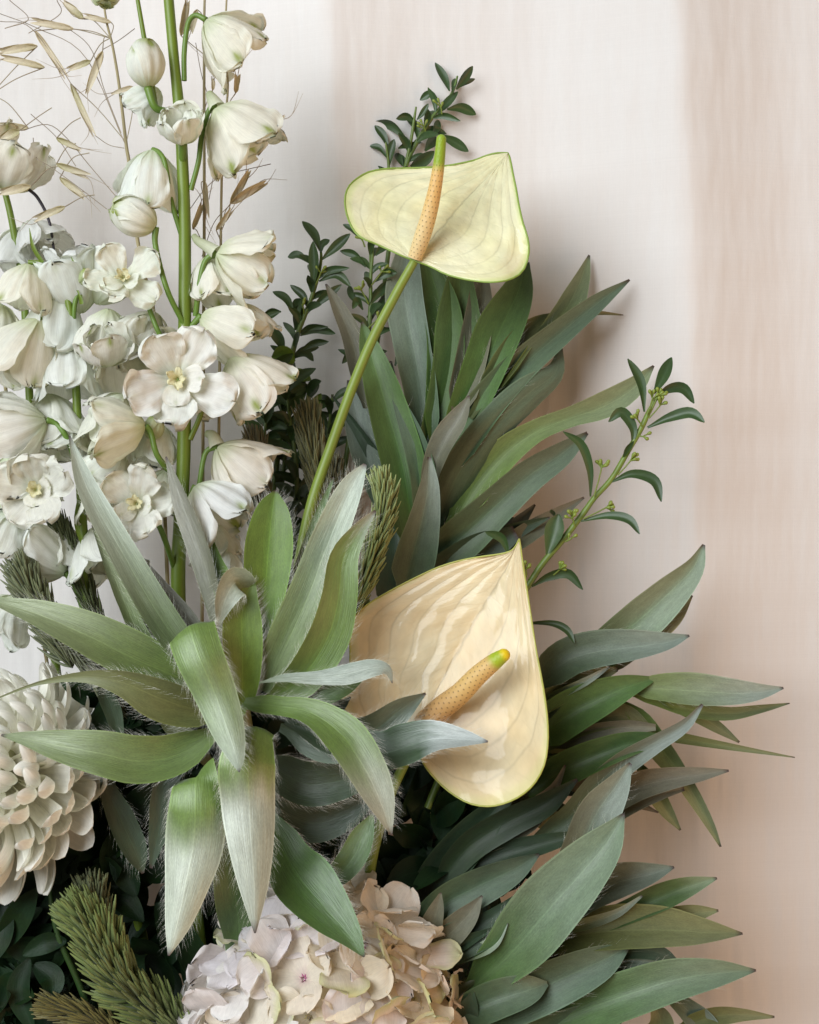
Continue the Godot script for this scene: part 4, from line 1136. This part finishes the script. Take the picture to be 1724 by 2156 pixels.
func anthuriums() -> void:
	rng.seed = 143
	# lower
	var l := [[890, 1520], [868, 1575], [820, 1590], [772, 1560], [742, 1525], [720, 1474], [728, 1435], [737, 1391], [736, 1331], [746, 1298], [772, 1273], [822, 1243], [882, 1212], [927, 1192], [971, 1179], [1016, 1171], [1052, 1166], [1074, 1160], [1085, 1150], [1093, 1134]]
	var r := [[890, 1520], [876, 1570], [894, 1611], [918, 1641], [948, 1668], [986, 1690], [1025, 1697], [1061, 1691], [1097, 1674], [1126, 1647], [1146, 1608], [1153, 1563], [1152, 1510], [1143, 1444], [1129, 1370], [1117, 1292], [1106, 1221], [1099, 1175], [1096, 1152], [1093, 1134]]
	var m := [[890, 1520], [930, 1430], [980, 1340], [1030, 1255], [1070, 1185], [1093, 1134]]
	var zf := func(x: float, y: float) -> float: return -30.0 + 0.22 * (y - 1400.0) + 0.14 * (x - 940.0) + 0.00085 * ((x - 920.0) * (x - 920.0) + 0.6 * (y - 1450.0) * (y - 1450.0)) + 40.0 * smoothstep(1060.0, 1160.0, x) * smoothstep(1350.0, 1560.0, y)
	spathe_flower("anthurium", "peach cream anthurium with a yellow tipped spadix, right of the rosette", l, r, m, zf, [[893, 1524, 0, 26], [930, 1490, 28, 25], [968, 1460, 52, 23], [1005, 1422, 72, 21], [1040, 1393, 88, 18], [1060, 1379, 95, 14]], [[760, 2300, -160, 12], [772, 1890, -90, 12], [812, 1700, -40, 11], [870, 1570, -20, 10], [890, 1522, -10, 9]], [Color(0.76, 0.60, 0.35), Color(0.80, 0.68, 0.44), Color(0.70, 0.66, 0.30), Color(0.42, 0.44, 0.10)], [Color(0.50, 0.29, 0.11), Color(0.64, 0.42, 0.15), Color(0.36, 0.46, 0.02), Color(0.80, 0.58, 0.01), 0.70])
	# upper
	l = [[868, 547], [845, 538], [819, 526], [790, 513], [758, 499], [740, 477], [729, 448], [726, 419], [733, 394], [751, 376], [776, 362], [812, 355], [848, 354], [884, 353], [915, 351], [945, 348], [972, 343], [999, 337], [1022, 328], [1045, 322], [1069, 322]]
	r = [[868, 547], [884, 553], [906, 561], [938, 577], [974, 587], [1005, 592], [1035, 594], [1071, 589], [1100, 571], [1113, 535], [1111, 502], [1100, 466], [1092, 430], [1087, 400], [1082, 376], [1078, 355], [1075, 340], [1073, 332], [1072, 328], [1070, 325], [1069, 322]]
	m = [[868, 547], [905, 505], [945, 460], [985, 415], [1030, 368], [1069, 322]]
	var zg := func(x: float, y: float) -> float: return -150.0 + 0.45 * (y - 460.0) + 0.05 * (x - 900.0) + 0.0008 * (x - 900.0) * (x - 900.0) - 30.0 * smoothstep(1050.0, 1110.0, x) * smoothstep(480.0, 560.0, y)
	spathe_flower("anthurium", "pale greenish cream anthurium high up with an upright green tipped spadix", l, r, m, zg, [[873, 543, -110, 15], [889, 498, -92, 17.5], [905, 445, -72, 16.5], [917, 390, -55, 14], [925, 335, -42, 12], [929, 293, -34, 10.5]], [[590, 1500, -60, 13], [640, 1130, -90, 12], [700, 930, -110, 11], [770, 745, -125, 10.5], [830, 625, -125, 10], [872, 550, -115, 9]], [Color(0.76, 0.72, 0.42), Color(0.80, 0.78, 0.54), Color(0.58, 0.66, 0.22), Color(0.24, 0.36, 0.06)], [Color(0.72, 0.54, 0.26), Color(0.68, 0.43, 0.15), Color(0.26, 0.38, 0.02), Color(0.26, 0.40, 0.03), 0.64])

func sprigs() -> void:
	rng.seed = 150
	# top
	var t := thing("leafy_sprig", "small dark green leafy sprig rising above the upper anthurium", "sprig", P(855, 700, -440), "small leaved green sprigs")
	part(t, "stem", tube([[790, 760, -420, 5], [830, 440, -440, 5], [855, 348, -450, 5], [877, 301, -455, 4.5], [913, 243, -460, 4], [945, 207, -465, 3.5], [957, 182, -465, 3], [963, 160, -465, 2]], Color(0.10, 0.16, 0.03), Color(0.12, 0.19, 0.035), 7, 30), M.stem)
	part(t, "stem", tube([[853, 352, -450, 4], [866, 290, -450, 3.5], [872, 250, -450, 3], [876, 225, -450, 2]], Color(0.12, 0.18, 0.035), Color(0.14, 0.21, 0.04), 7, 16), M.stem)
	part(t, "stem", tube([[818, 420, -450, 3.5], [818, 350, -450, 3], [812, 300, -450, 2]], Color(0.12, 0.18, 0.035), Color(0.14, 0.21, 0.04), 7, 16), M.stem)
	for q in [[[946, 192], [934, 165], [916, 132], 9], [[960, 188], [975, 165], [995, 139], 10], [[966, 184], [980, 172], [1000, 166], 6], [[922, 240], [940, 220], [964, 193], 9], [[924, 215], [905, 199], [884, 211], 8], [[941, 230], [972, 227], [1002, 241], 10], [[878, 252], [890, 238], [902, 218], 6], [[874, 258], [856, 245], [834, 250], 8], [[860, 298], [824, 262], [786, 258], 11], [[818, 312], [806, 285], [789, 264], 8], [[819, 350], [822, 320], [830, 293], 9], [[814, 332], [798, 312], [778, 307], 7], [[838, 312], [856, 304], [878, 304], 8], [[922, 284], [955, 298], [986, 319], 10], [[864, 350], [885, 338], [914, 318], 14], [[894, 318], [905, 300], [918, 288], 12], [[912, 286], [917, 270], [924, 253], 9], [[848, 350], [840, 335], [836, 322], 8], [[952, 196], [956, 178], [958, 165], 6]]:
		oleaf(t, [q[0], q[1], q[2]], q[3], -452, -458 + rng.randf_range(-25, 25), {"roll": rng.randf_range(-0.6, 0.6)})
	leafy(t, [[840, 400, -450, 4], [862, 330, -452, 4], [890, 275, -455, 3], [925, 228, -458, 2]], 14, 48, 8)
	buds(t, [896, 280], [892, 266], -440, 4, 3.0)
	buds(t, [930, 240], [926, 220], -440, 3, 3.0)
	# middle left
	t = thing("leafy_sprig", "dark green leafy sprig between the delphinium and the upper anthurium", "sprig", P(610, 1000, -350), "small leaved green sprigs")
	part(t, "stem", tube([[560, 1150, -330, 6], [598, 860, -340, 6], [612, 760, -345, 6], [626, 705, -348, 5.5], [640, 668, -350, 5], [658, 620, -352, 4.5], [672, 570, -355, 4], [676, 534, -355, 3], [668, 508, -355, 2]], Color(0.09, 0.14, 0.03), Color(0.12, 0.19, 0.035), 7, 30), M.stem)
	for q in [[[673, 528], [660, 495], [636, 466], 11], [[659, 606], [662, 555], [659, 508], 11], [[678, 546], [706, 520], [737, 492], 10], [[676, 532], [680, 515], [694, 505], 8], [[650, 553], [628, 538], [606, 541], 9], [[672, 592], [708, 578], [738, 603], 9], [[657, 650], [685, 625], [719, 599], 9], [[618, 664], [602, 630], [574, 614], 9], [[629, 668], [626, 645], [632, 628], 11], [[592, 656], [572, 656], [552, 673], 8], [[621, 695], [624, 668], [631, 641], 14], [[632, 706], [668, 692], [706, 702], 9], [[630, 740], [660, 722], [692, 719], 8], [[540, 702], [560, 672], [590, 656], 8], [[598, 742], [588, 712], [568, 688], 12], [[600, 760], [640, 745], [660, 760], 9], [[610, 770], [630, 800], [640, 840], 10]]:
		oleaf(t, [q[0], q[1], q[2]], q[3], -350, -352 + rng.randf_range(-25, 25), {"roll": rng.randf_range(-0.6, 0.6)})
	oleaf(t, [[620, 762], [600, 750], [572, 752]], 20, -340, -330, {"tone": "lime"})
	oleaf(t, [[600, 798], [625, 790], [655, 800]], 14, -335, -325, {"tone": "lime"})
	oleaf(t, [[655, 890], [664, 850], [676, 828]], 9, -325, -315, {"tone": "lime"})
	leafy(t, [[610, 770, -348, 4], [632, 690, -350, 4], [655, 625, -352, 3], [672, 560, -352, 2]], 14, 54, 8)
	buds(t, [664, 600], [676, 572], -345, 4, 3.0)
	buds(t, [640, 660], [636, 640], -345, 4, 3.0)
	t = thing("leafy_sprig", "dark leafy sprig with tiny buds just left of the green anthurium stem", "sprig", P(770, 1000, -330), "small leaved green sprigs")
	part(t, "stem", tube([[700, 1150, -320, 6], [745, 860, -335, 5.5], [772, 720, -345, 5], [780, 640, -350, 4.5], [780, 590, -350, 4], [784, 520, -352, 3], [772, 470, -352, 2]], Color(0.09, 0.14, 0.03), Color(0.12, 0.19, 0.035), 7, 30), M.stem)
	for q in [[[752, 498], [738, 482], [722, 472], 6], [[770, 562], [745, 535], [716, 528], 8], [[790, 538], [805, 522], [818, 512], 9], [[786, 594], [812, 576], [836, 574], 9], [[778, 642], [798, 612], [824, 588], 10], [[764, 652], [752, 632], [742, 650], 8], [[772, 668], [800, 640], [815, 620], 8], [[766, 700], [742, 688], [722, 700], 8], [[772, 720], [800, 700], [815, 690], 9], [[832, 770], [848, 735], [878, 730], 10], [[764, 740], [740, 740], [720, 765], 9], [[756, 790], [780, 770], [800, 775], 9], [[750, 640], [738, 620], [736, 600], 7]]:
		oleaf(t, [q[0], q[1], q[2]], q[3], -345, -350 + rng.randf_range(-25, 25), {"roll": rng.randf_range(-0.6, 0.6)})
	leafy(t, [[765, 780, -345, 4], [778, 690, -347, 4], [781, 600, -350, 3], [778, 520, -352, 2]], 16, 48, 8)
	for q in [[[782, 600], [806, 568]], [[776, 640], [760, 610]], [[776, 690], [800, 665]], [[768, 720], [788, 745]], [[768, 520], [760, 500]]]:
		buds(t, q[0], q[1], -340, 5, 3.2)
	t = thing("leafy_sprig", "shaded leafy sprigs massed behind the right hand delphinium bells", "sprig", P(600, 1300, -300), "small leaved green sprigs")
	leafy(t, [[560, 1250, -330, 5], [590, 1050, -330, 5], [600, 900, -330, 4], [570, 770, -330, 3]], 26, 62, 11)
	leafy(t, [[640, 1250, -320, 5], [650, 1080, -325, 5], [640, 930, -330, 4], [650, 810, -330, 3]], 30, 62, 11)
	leafy(t, [[600, 1200, -300, 5], [625, 1020, -300, 5], [610, 880, -300, 4], [600, 800, -300, 3]], 28, 60, 12)
	leafy(t, [[560, 1200, -310, 5], [545, 1000, -310, 4], [560, 880, -310, 3], [545, 800, -310, 3]], 24, 58, 11)
	leafy(t, [[700, 1250, -330, 5], [705, 1080, -335, 5], [690, 950, -335, 4], [700, 830, -335, 3]], 26, 56, 10)
	# right
	t = thing("leafy_sprig", "green sprig with curled leaves and yellow green buds right of both anthuriums", "sprig", P(1060, 1320, -190), "small leaved green sprigs")
	part(t, "stem", tube([[900, 1700, -140, 8], [1050, 1330, -150, 8], [1111, 1234, -150, 7.5], [1144, 1184, -150, 7], [1187, 1133, -150, 7], [1226, 1083, -150, 6.5], [1252, 1047, -150, 6], [1288, 1007, -150, 6], [1324, 946, -150, 6], [1349, 903, -150, 6], [1364, 871, -150, 5.5], [1381, 838, -150, 4], [1391, 816, -150, 2]], Color(0.10, 0.16, 0.025), Color(0.19, 0.27, 0.04), 9, 60), M.stem)
	for q in [[[[1356, 867], [1348, 806], [1321, 755]], 10], [[[1377, 828], [1398, 790], [1414, 752]], 13], [[[1381, 842], [1406, 820], [1438, 818], [1461, 849]], 11], [[[1363, 900], [1408, 880], [1452, 870], [1483, 889]], 12], [[[1331, 936], [1332, 900], [1308, 868], [1281, 888]], 11], [[[1311, 964], [1320, 945], [1334, 928]], 6], [[[1243, 1045], [1242, 988], [1224, 936], [1185, 908]], 9], [[[1288, 1014], [1331, 998], [1376, 1012], [1392, 1056]], 11], [[[1223, 1097], [1278, 1086], [1322, 1094], [1346, 1124]], 10], [[[1152, 1168], [1166, 1122], [1176, 1082]], 19], [[[1119, 1234], [1154, 1213], [1196, 1206], [1227, 1241]], 11], [[[1100, 1312], [1160, 1312], [1192, 1326], [1209, 1353]], 8], [[[1072, 1170], [1056, 1132], [1021, 1119]], 9], [[[1165, 1085], [1164, 1078], [1160, 1072]], 6]]:
		oleaf(t, q[0], q[1], -146, -120 + rng.randf_range(-30, 20), {"roll": rng.randf_range(-0.5, 0.5), "nv": 16})
	for q in [[[1250, 1045], [1268, 978], 7], [[1300, 1000], [1330, 966], 6], [[1228, 1092], [1280, 1066], 7], [[1210, 1110], [1203, 1086], 7], [[1190, 1140], [1203, 1133], 2], [[1165, 1210], [1180, 1196], 6], [[1108, 1215], [1106, 1196], 5], [[1345, 918], [1358, 919], 2], [[1362, 872], [1374, 836], 5], [[1366, 880], [1392, 850], 5], [[1372, 860], [1386, 828], 6], [[1352, 898], [1340, 880], 4]]:
		buds(t, q[0], q[1], -140, q[2], 4.2)
	# woolly spikes
	var ol0 := Color(0.08, 0.11, 0.03)
	var ol1 := Color(0.17, 0.205, 0.07)
	t = thing("woolly_spike", "dull brown green needle spike behind the anthurium stem", "needle foliage", P(669, 1100, -190), "needle leaved spikes")
	woolly(t, [[690, 1180, -190, 20], [682, 1080, -190, 30], [668, 1000, -190, 36], [656, 930, -190, 34], [652, 890, -190, 20]], 420, 70, 0.42, 2.6, Color(0.08, 0.085, 0.03), Color(0.15, 0.15, 0.06))
	t = thing("woolly_spike", "olive needle spike standing above the silver rosette, beside its longest leaf", "needle foliage", P(760, 1260, 0), "needle leaved spikes")
	woolly(t, [[730, 1330, -60, 16], [758, 1250, -60, 20], [788, 1160, -60, 34], [806, 1080, -60, 38], [802, 1020, -60, 26]], 460, 62, 0.40, 3.0, ol0 * 1.3, ol1 * 1.5)
	t = thing("woolly_spike", "dark brown needle spike low between the white bells and the green stem", "needle foliage", P(700, 1150, -160), "needle leaved spikes")
	woolly(t, [[690, 1220, -180, 16], [700, 1120, -180, 22], [705, 1050, -180, 24], [702, 1000, -180, 14]], 260, 60, 0.42, 2.6, Color(0.07, 0.075, 0.03), Color(0.12, 0.115, 0.055))
	t = thing("woolly_spike", "brown needle tuft showing under the peach white bell", "needle foliage", P(540, 1050, -200), "needle leaved spikes")
	woolly(t, [[560, 1080, -230, 16], [548, 1000, -230, 22], [538, 940, -230, 18]], 200, 62, 0.4, 2.6, Color(0.09, 0.085, 0.04), Color(0.16, 0.14, 0.07))
	t = thing("woolly_spike", "grey green needle tuft at the left edge below the open delphinium", "needle foliage", P(100, 1350, -60), "needle leaved spikes")
	woolly(t, [[150, 1400, -60, 18], [105, 1320, -60, 26], [70, 1260, -60, 34], [48, 1215, -60, 24]], 420, 70, 0.6, 3.0, Color(0.07, 0.09, 0.035), Color(0.16, 0.18, 0.09))
	t = thing("woolly_spike", "dark needle spike among the delphinium stems at the left", "needle foliage", P(180, 1300, -120), "needle leaved spikes")
	woolly(t, [[230, 1380, -140, 16], [190, 1270, -140, 22], [155, 1180, -140, 22], [130, 1120, -140, 12]], 300, 70, 0.35, 2.4, Color(0.05, 0.07, 0.025), Color(0.10, 0.12, 0.05))
	t = thing("woolly_spike", "dark needle spike slanting under the longest left rosette leaf", "needle foliage", P(200, 1450, -60), "needle leaved spikes")
	woolly(t, [[90, 1290, -40, 14], [140, 1350, -40, 20], [190, 1410, -40, 22], [240, 1480, -40, 14]], 260, 60, 0.35, 2.4, Color(0.05, 0.06, 0.025), Color(0.11, 0.12, 0.055))
	t = thing("woolly_spike", "big bright olive needle spike at the lower left", "needle foliage", P(360, 2160, 20), "needle leaved spikes")
	woolly(t, [[400, 2200, -10, 30], [330, 2135, 10, 44], [262, 2078, 30, 52], [228, 2020, 40, 56], [205, 1970, 40, 50], [168, 1925, 40, 26]], 800, 88, 0.7, 4.0, Color(0.065, 0.10, 0.028), Color(0.165, 0.21, 0.06))
	t = thing("woolly_spike", "grey olive needle spike just behind and above the big bright one", "needle foliage", P(215, 1990, -40), "needle leaved spikes")
	woolly(t, [[225, 2010, -40, 30], [205, 1930, -30, 40], [194, 1880, -20, 34]], 300, 62, 0.6, 3.4, Color(0.06, 0.08, 0.03), Color(0.15, 0.17, 0.08))
	t = thing("woolly_spike", "shaded yellow olive needle spike at the bottom edge, lower left", "needle foliage", P(200, 2180, -60), "needle leaved spikes")
	woolly(t, [[300, 2230, -60, 20], [220, 2160, -60, 26], [150, 2130, -60, 24], [110, 2120, -60, 12]], 300, 60, 0.5, 3.0, Color(0.06, 0.06, 0.015), Color(0.14, 0.12, 0.03))

func oats() -> void:
	rng.seed = 157
	var t := thing("oat_stalk", "dried oat stalk with golden spikelets left of the delphinium stem", "dried grass", P(330, 1400, -220), "dried oat stalks")
	var ST := Color(0.50, 0.42, 0.22)
	part(t, "stalk", tube([[214, -30, -210, 2], [224, 43, -210, 2.4], [238, 101, -210, 2.8], [252, 187, -210, 3.2], [266, 306, -210, 3.6], [272, 345, -210, 3.8], [286, 480, -210, 4], [302, 570, -210, 4], [330, 720, -210, 4], [360, 1400, -220, 4.5]], ST, ST, 7, 40), M.straw)
	var at1 := [232, 80]
	var at2 := [266, 300]
	for q in [[[155, 61], [65, 43], 9], [[216, 108], [181, 198], 10], [[191, 128], [142, 147], 8], [[279, 182], [234, 198], 6], [[176, 40], [133, 3], 10], [[234, 47], [176, 32], 7], [[74, 65], [142, 164], 8], [[149, 176], [198, 288], 8]]:
		spikelet(t, q[0], q[1], q[2], -205, at1 if q[0][1] < 140 else at2, 0.0 if rng.randf() < 0.5 else 0.8)
	for q in [[[119, 291], [172, 316], 8], [[119, 345], [190, 372], 9], [[126, 374], [181, 417], 9], [[137, 435], [70, 462], 9], [[41, 275], [0, 291], 11], [[65, 392], [-4, 406], 11]]:
		spikelet(t, q[0], q[1], q[2], -200, [q[0][0] + rng.randf_range(30, 90), q[0][1] - rng.randf_range(20, 60)], rng.randf())
	for q in [[[0, 45], [60, 55], [120, 130], [170, 210]], [[-10, 25], [80, 60], [180, 120], [262, 300]], [[200, 285], [230, 305], [262, 312]], [[45, 275], [100, 262], [140, 290], [190, 350], [250, 420]], [[70, 290], [75, 330], [105, 350], [160, 390], [225, 440]], [[130, 50], [190, 100], [220, 190], [255, 280]], [[284, 60], [250, 85], [215, 105]], [[20, 0], [60, 40], [10, 60]], [[120, 0], [126, 30], [60, 70]], [[65, 240], [120, 290], [160, 350]]]:
		var c := []
		for p in q:
			c.append([p[0], p[1], -205 + rng.randf_range(-12, 12), 0.9])
		part(t, "branchlet", tube(c, Color(0.22, 0.17, 0.12), Color(0.36, 0.29, 0.2), 4, 16), M.hair)
	t = thing("oat_stalk", "dried oat stalk at the far left edge with pale spikelets", "dried grass", P(-40, 700, -240), "dried oat stalks")
	part(t, "stalk", tube([[-30, 40, -230, 2.4], [-20, 300, -230, 3], [10, 800, -230, 4], [100, 1400, -230, 4]], ST, ST, 7, 20), M.straw)
	for q in [[[79, 97], [-6, 108], 10], [[94, 142], [0, 118], 9], [[60, 270], [-6, 262], 9]]:
		spikelet(t, q[0], q[1], q[2], -225, [-20, 200], 0.3)
	t = thing("oat_stalk", "straight dried oat stalk close to the right of the delphinium stem", "dried grass", P(430, 1400, -160), "dried oat stalks")
	part(t, "stalk", tube([[432, -30, -150, 2.4], [430, 54, -150, 2.8], [430, 300, -150, 3.2], [430, 500, -150, 3.4], [428, 800, -150, 3.6], [425, 1400, -160, 4]], Color(0.56, 0.48, 0.28), ST, 7, 30), M.straw)
	for q in [[[381, 75], [396, 0], 9], [[431, 381], [436, 460], 7], [[406, 482], [428, 425], 7], [[415, 20], [400, 70], 8], [[448, 190], [450, 165], 5], [[440, 250], [452, 320], 7]]:
		spikelet(t, q[0], q[1], q[2], -148, [430, q[0][1] + 40], 0.1)
	t = thing("oat_stalk", "slender dried oat stalk with a split husk against the curtain", "dried grass", P(464, 1400, -180), "dried oat stalks")
	part(t, "stalk", tube([[478, -20, -170, 2], [472, 119, -170, 2.4], [480, 180, -170, 2.4], [470, 300, -170, 2.6], [466, 420, -170, 2.8], [462, 800, -170, 3.2], [455, 1400, -180, 4]], Color(0.56, 0.48, 0.28), ST, 7, 30), M.straw)
	for q in [[[485, 428], [561, 381], 11], [[485, 428], [527, 358], 9], [[496, 196], [501, 155], 7], [[455, 484], [490, 440], 7], [[560, 270], [600, 242], 5]]:
		spikelet(t, q[0], q[1], q[2], -165, [462, q[0][1] + 70], 0.1)
	for q in [[[425, 540], [450, 470], [485, 430]], [[445, 160], [450, 230], [455, 330], [440, 420]], [[400, 440], [430, 400], [470, 370], [570, 345]], [[412, 90], [425, 160], [448, 240], [454, 360]]]:
		var c := []
		for p in q:
			c.append([p[0], p[1], -160 + rng.randf_range(-10, 10), 0.8])
		part(t, "branchlet", tube(c, Color(0.3, 0.24, 0.17), Color(0.22, 0.17, 0.13), 4, 16), M.hair)
	t = thing("twig", "short dark curved twig behind the pale delphinium at the left", "twig", P(100, 440, -280))
	part(t, "bark", tube([[40, 385, -280, 3], [62, 400, -280, 3.5], [82, 420, -280, 3.5], [105, 470, -280, 3], [120, 560, -285, 3], [160, 660, -285, 3], [175, 760, -285, 3]], Color(0.02, 0.015, 0.02), Color(0.02, 0.015, 0.02), 7, 24), M.stem)

func thicket() -> void:
	rng.seed = 164
	# dark glossy leaves, lower left
	var t := thing("dark_leaf_branch", "dark glossy broad leaves below the chrysanthemum at the lower left", "foliage", P(100, 2200, -80))
	var gl := {"mat": "gloss_leaf", "tone": "deep", "nv": 18, "skew": 1.0}
	for q in [[[[230, 1885], [262, 1898], [302, 1940]], 24], [[[140, 1980], [95, 1985], [48, 2010]], 20], [[[0, 2000], [40, 1930], [78, 1870]], 28], [[[62, 2018], [42, 2085], [70, 2170]], 24], [[[72, 2030], [108, 2060], [108, 2105]], 24], [[[310, 2010], [340, 2050], [358, 2112]], 26], [[[235, 1790], [268, 1840], [288, 1885]], 26], [[[10, 1900], [0, 1960], [-20, 2030]], 30], [[[120, 1860], [140, 1800], [130, 1750]], 26], [[[400, 1960], [420, 2040], [410, 2110]], 34], [[[330, 1900], [360, 1960], [360, 2030]], 30], [[[60, 1890], [80, 1850], [70, 1800]], 24], [[[0, 2120], [20, 2080], [60, 2050]], 30], [[[440, 2080], [400, 2010], [380, 1930]], 30]]:
		oleaf(t, q[0], q[1], -90, -60 + rng.randf_range(-30, 10), gl)
	part(t, "stem", tube([[260, 2320, -120, 8], [170, 2080, -100, 7], [120, 1960, -90, 6], [100, 1840, -90, 4]], Color(0.02, 0.05, 0.01), Color(0.04, 0.08, 0.02)), M.stem)
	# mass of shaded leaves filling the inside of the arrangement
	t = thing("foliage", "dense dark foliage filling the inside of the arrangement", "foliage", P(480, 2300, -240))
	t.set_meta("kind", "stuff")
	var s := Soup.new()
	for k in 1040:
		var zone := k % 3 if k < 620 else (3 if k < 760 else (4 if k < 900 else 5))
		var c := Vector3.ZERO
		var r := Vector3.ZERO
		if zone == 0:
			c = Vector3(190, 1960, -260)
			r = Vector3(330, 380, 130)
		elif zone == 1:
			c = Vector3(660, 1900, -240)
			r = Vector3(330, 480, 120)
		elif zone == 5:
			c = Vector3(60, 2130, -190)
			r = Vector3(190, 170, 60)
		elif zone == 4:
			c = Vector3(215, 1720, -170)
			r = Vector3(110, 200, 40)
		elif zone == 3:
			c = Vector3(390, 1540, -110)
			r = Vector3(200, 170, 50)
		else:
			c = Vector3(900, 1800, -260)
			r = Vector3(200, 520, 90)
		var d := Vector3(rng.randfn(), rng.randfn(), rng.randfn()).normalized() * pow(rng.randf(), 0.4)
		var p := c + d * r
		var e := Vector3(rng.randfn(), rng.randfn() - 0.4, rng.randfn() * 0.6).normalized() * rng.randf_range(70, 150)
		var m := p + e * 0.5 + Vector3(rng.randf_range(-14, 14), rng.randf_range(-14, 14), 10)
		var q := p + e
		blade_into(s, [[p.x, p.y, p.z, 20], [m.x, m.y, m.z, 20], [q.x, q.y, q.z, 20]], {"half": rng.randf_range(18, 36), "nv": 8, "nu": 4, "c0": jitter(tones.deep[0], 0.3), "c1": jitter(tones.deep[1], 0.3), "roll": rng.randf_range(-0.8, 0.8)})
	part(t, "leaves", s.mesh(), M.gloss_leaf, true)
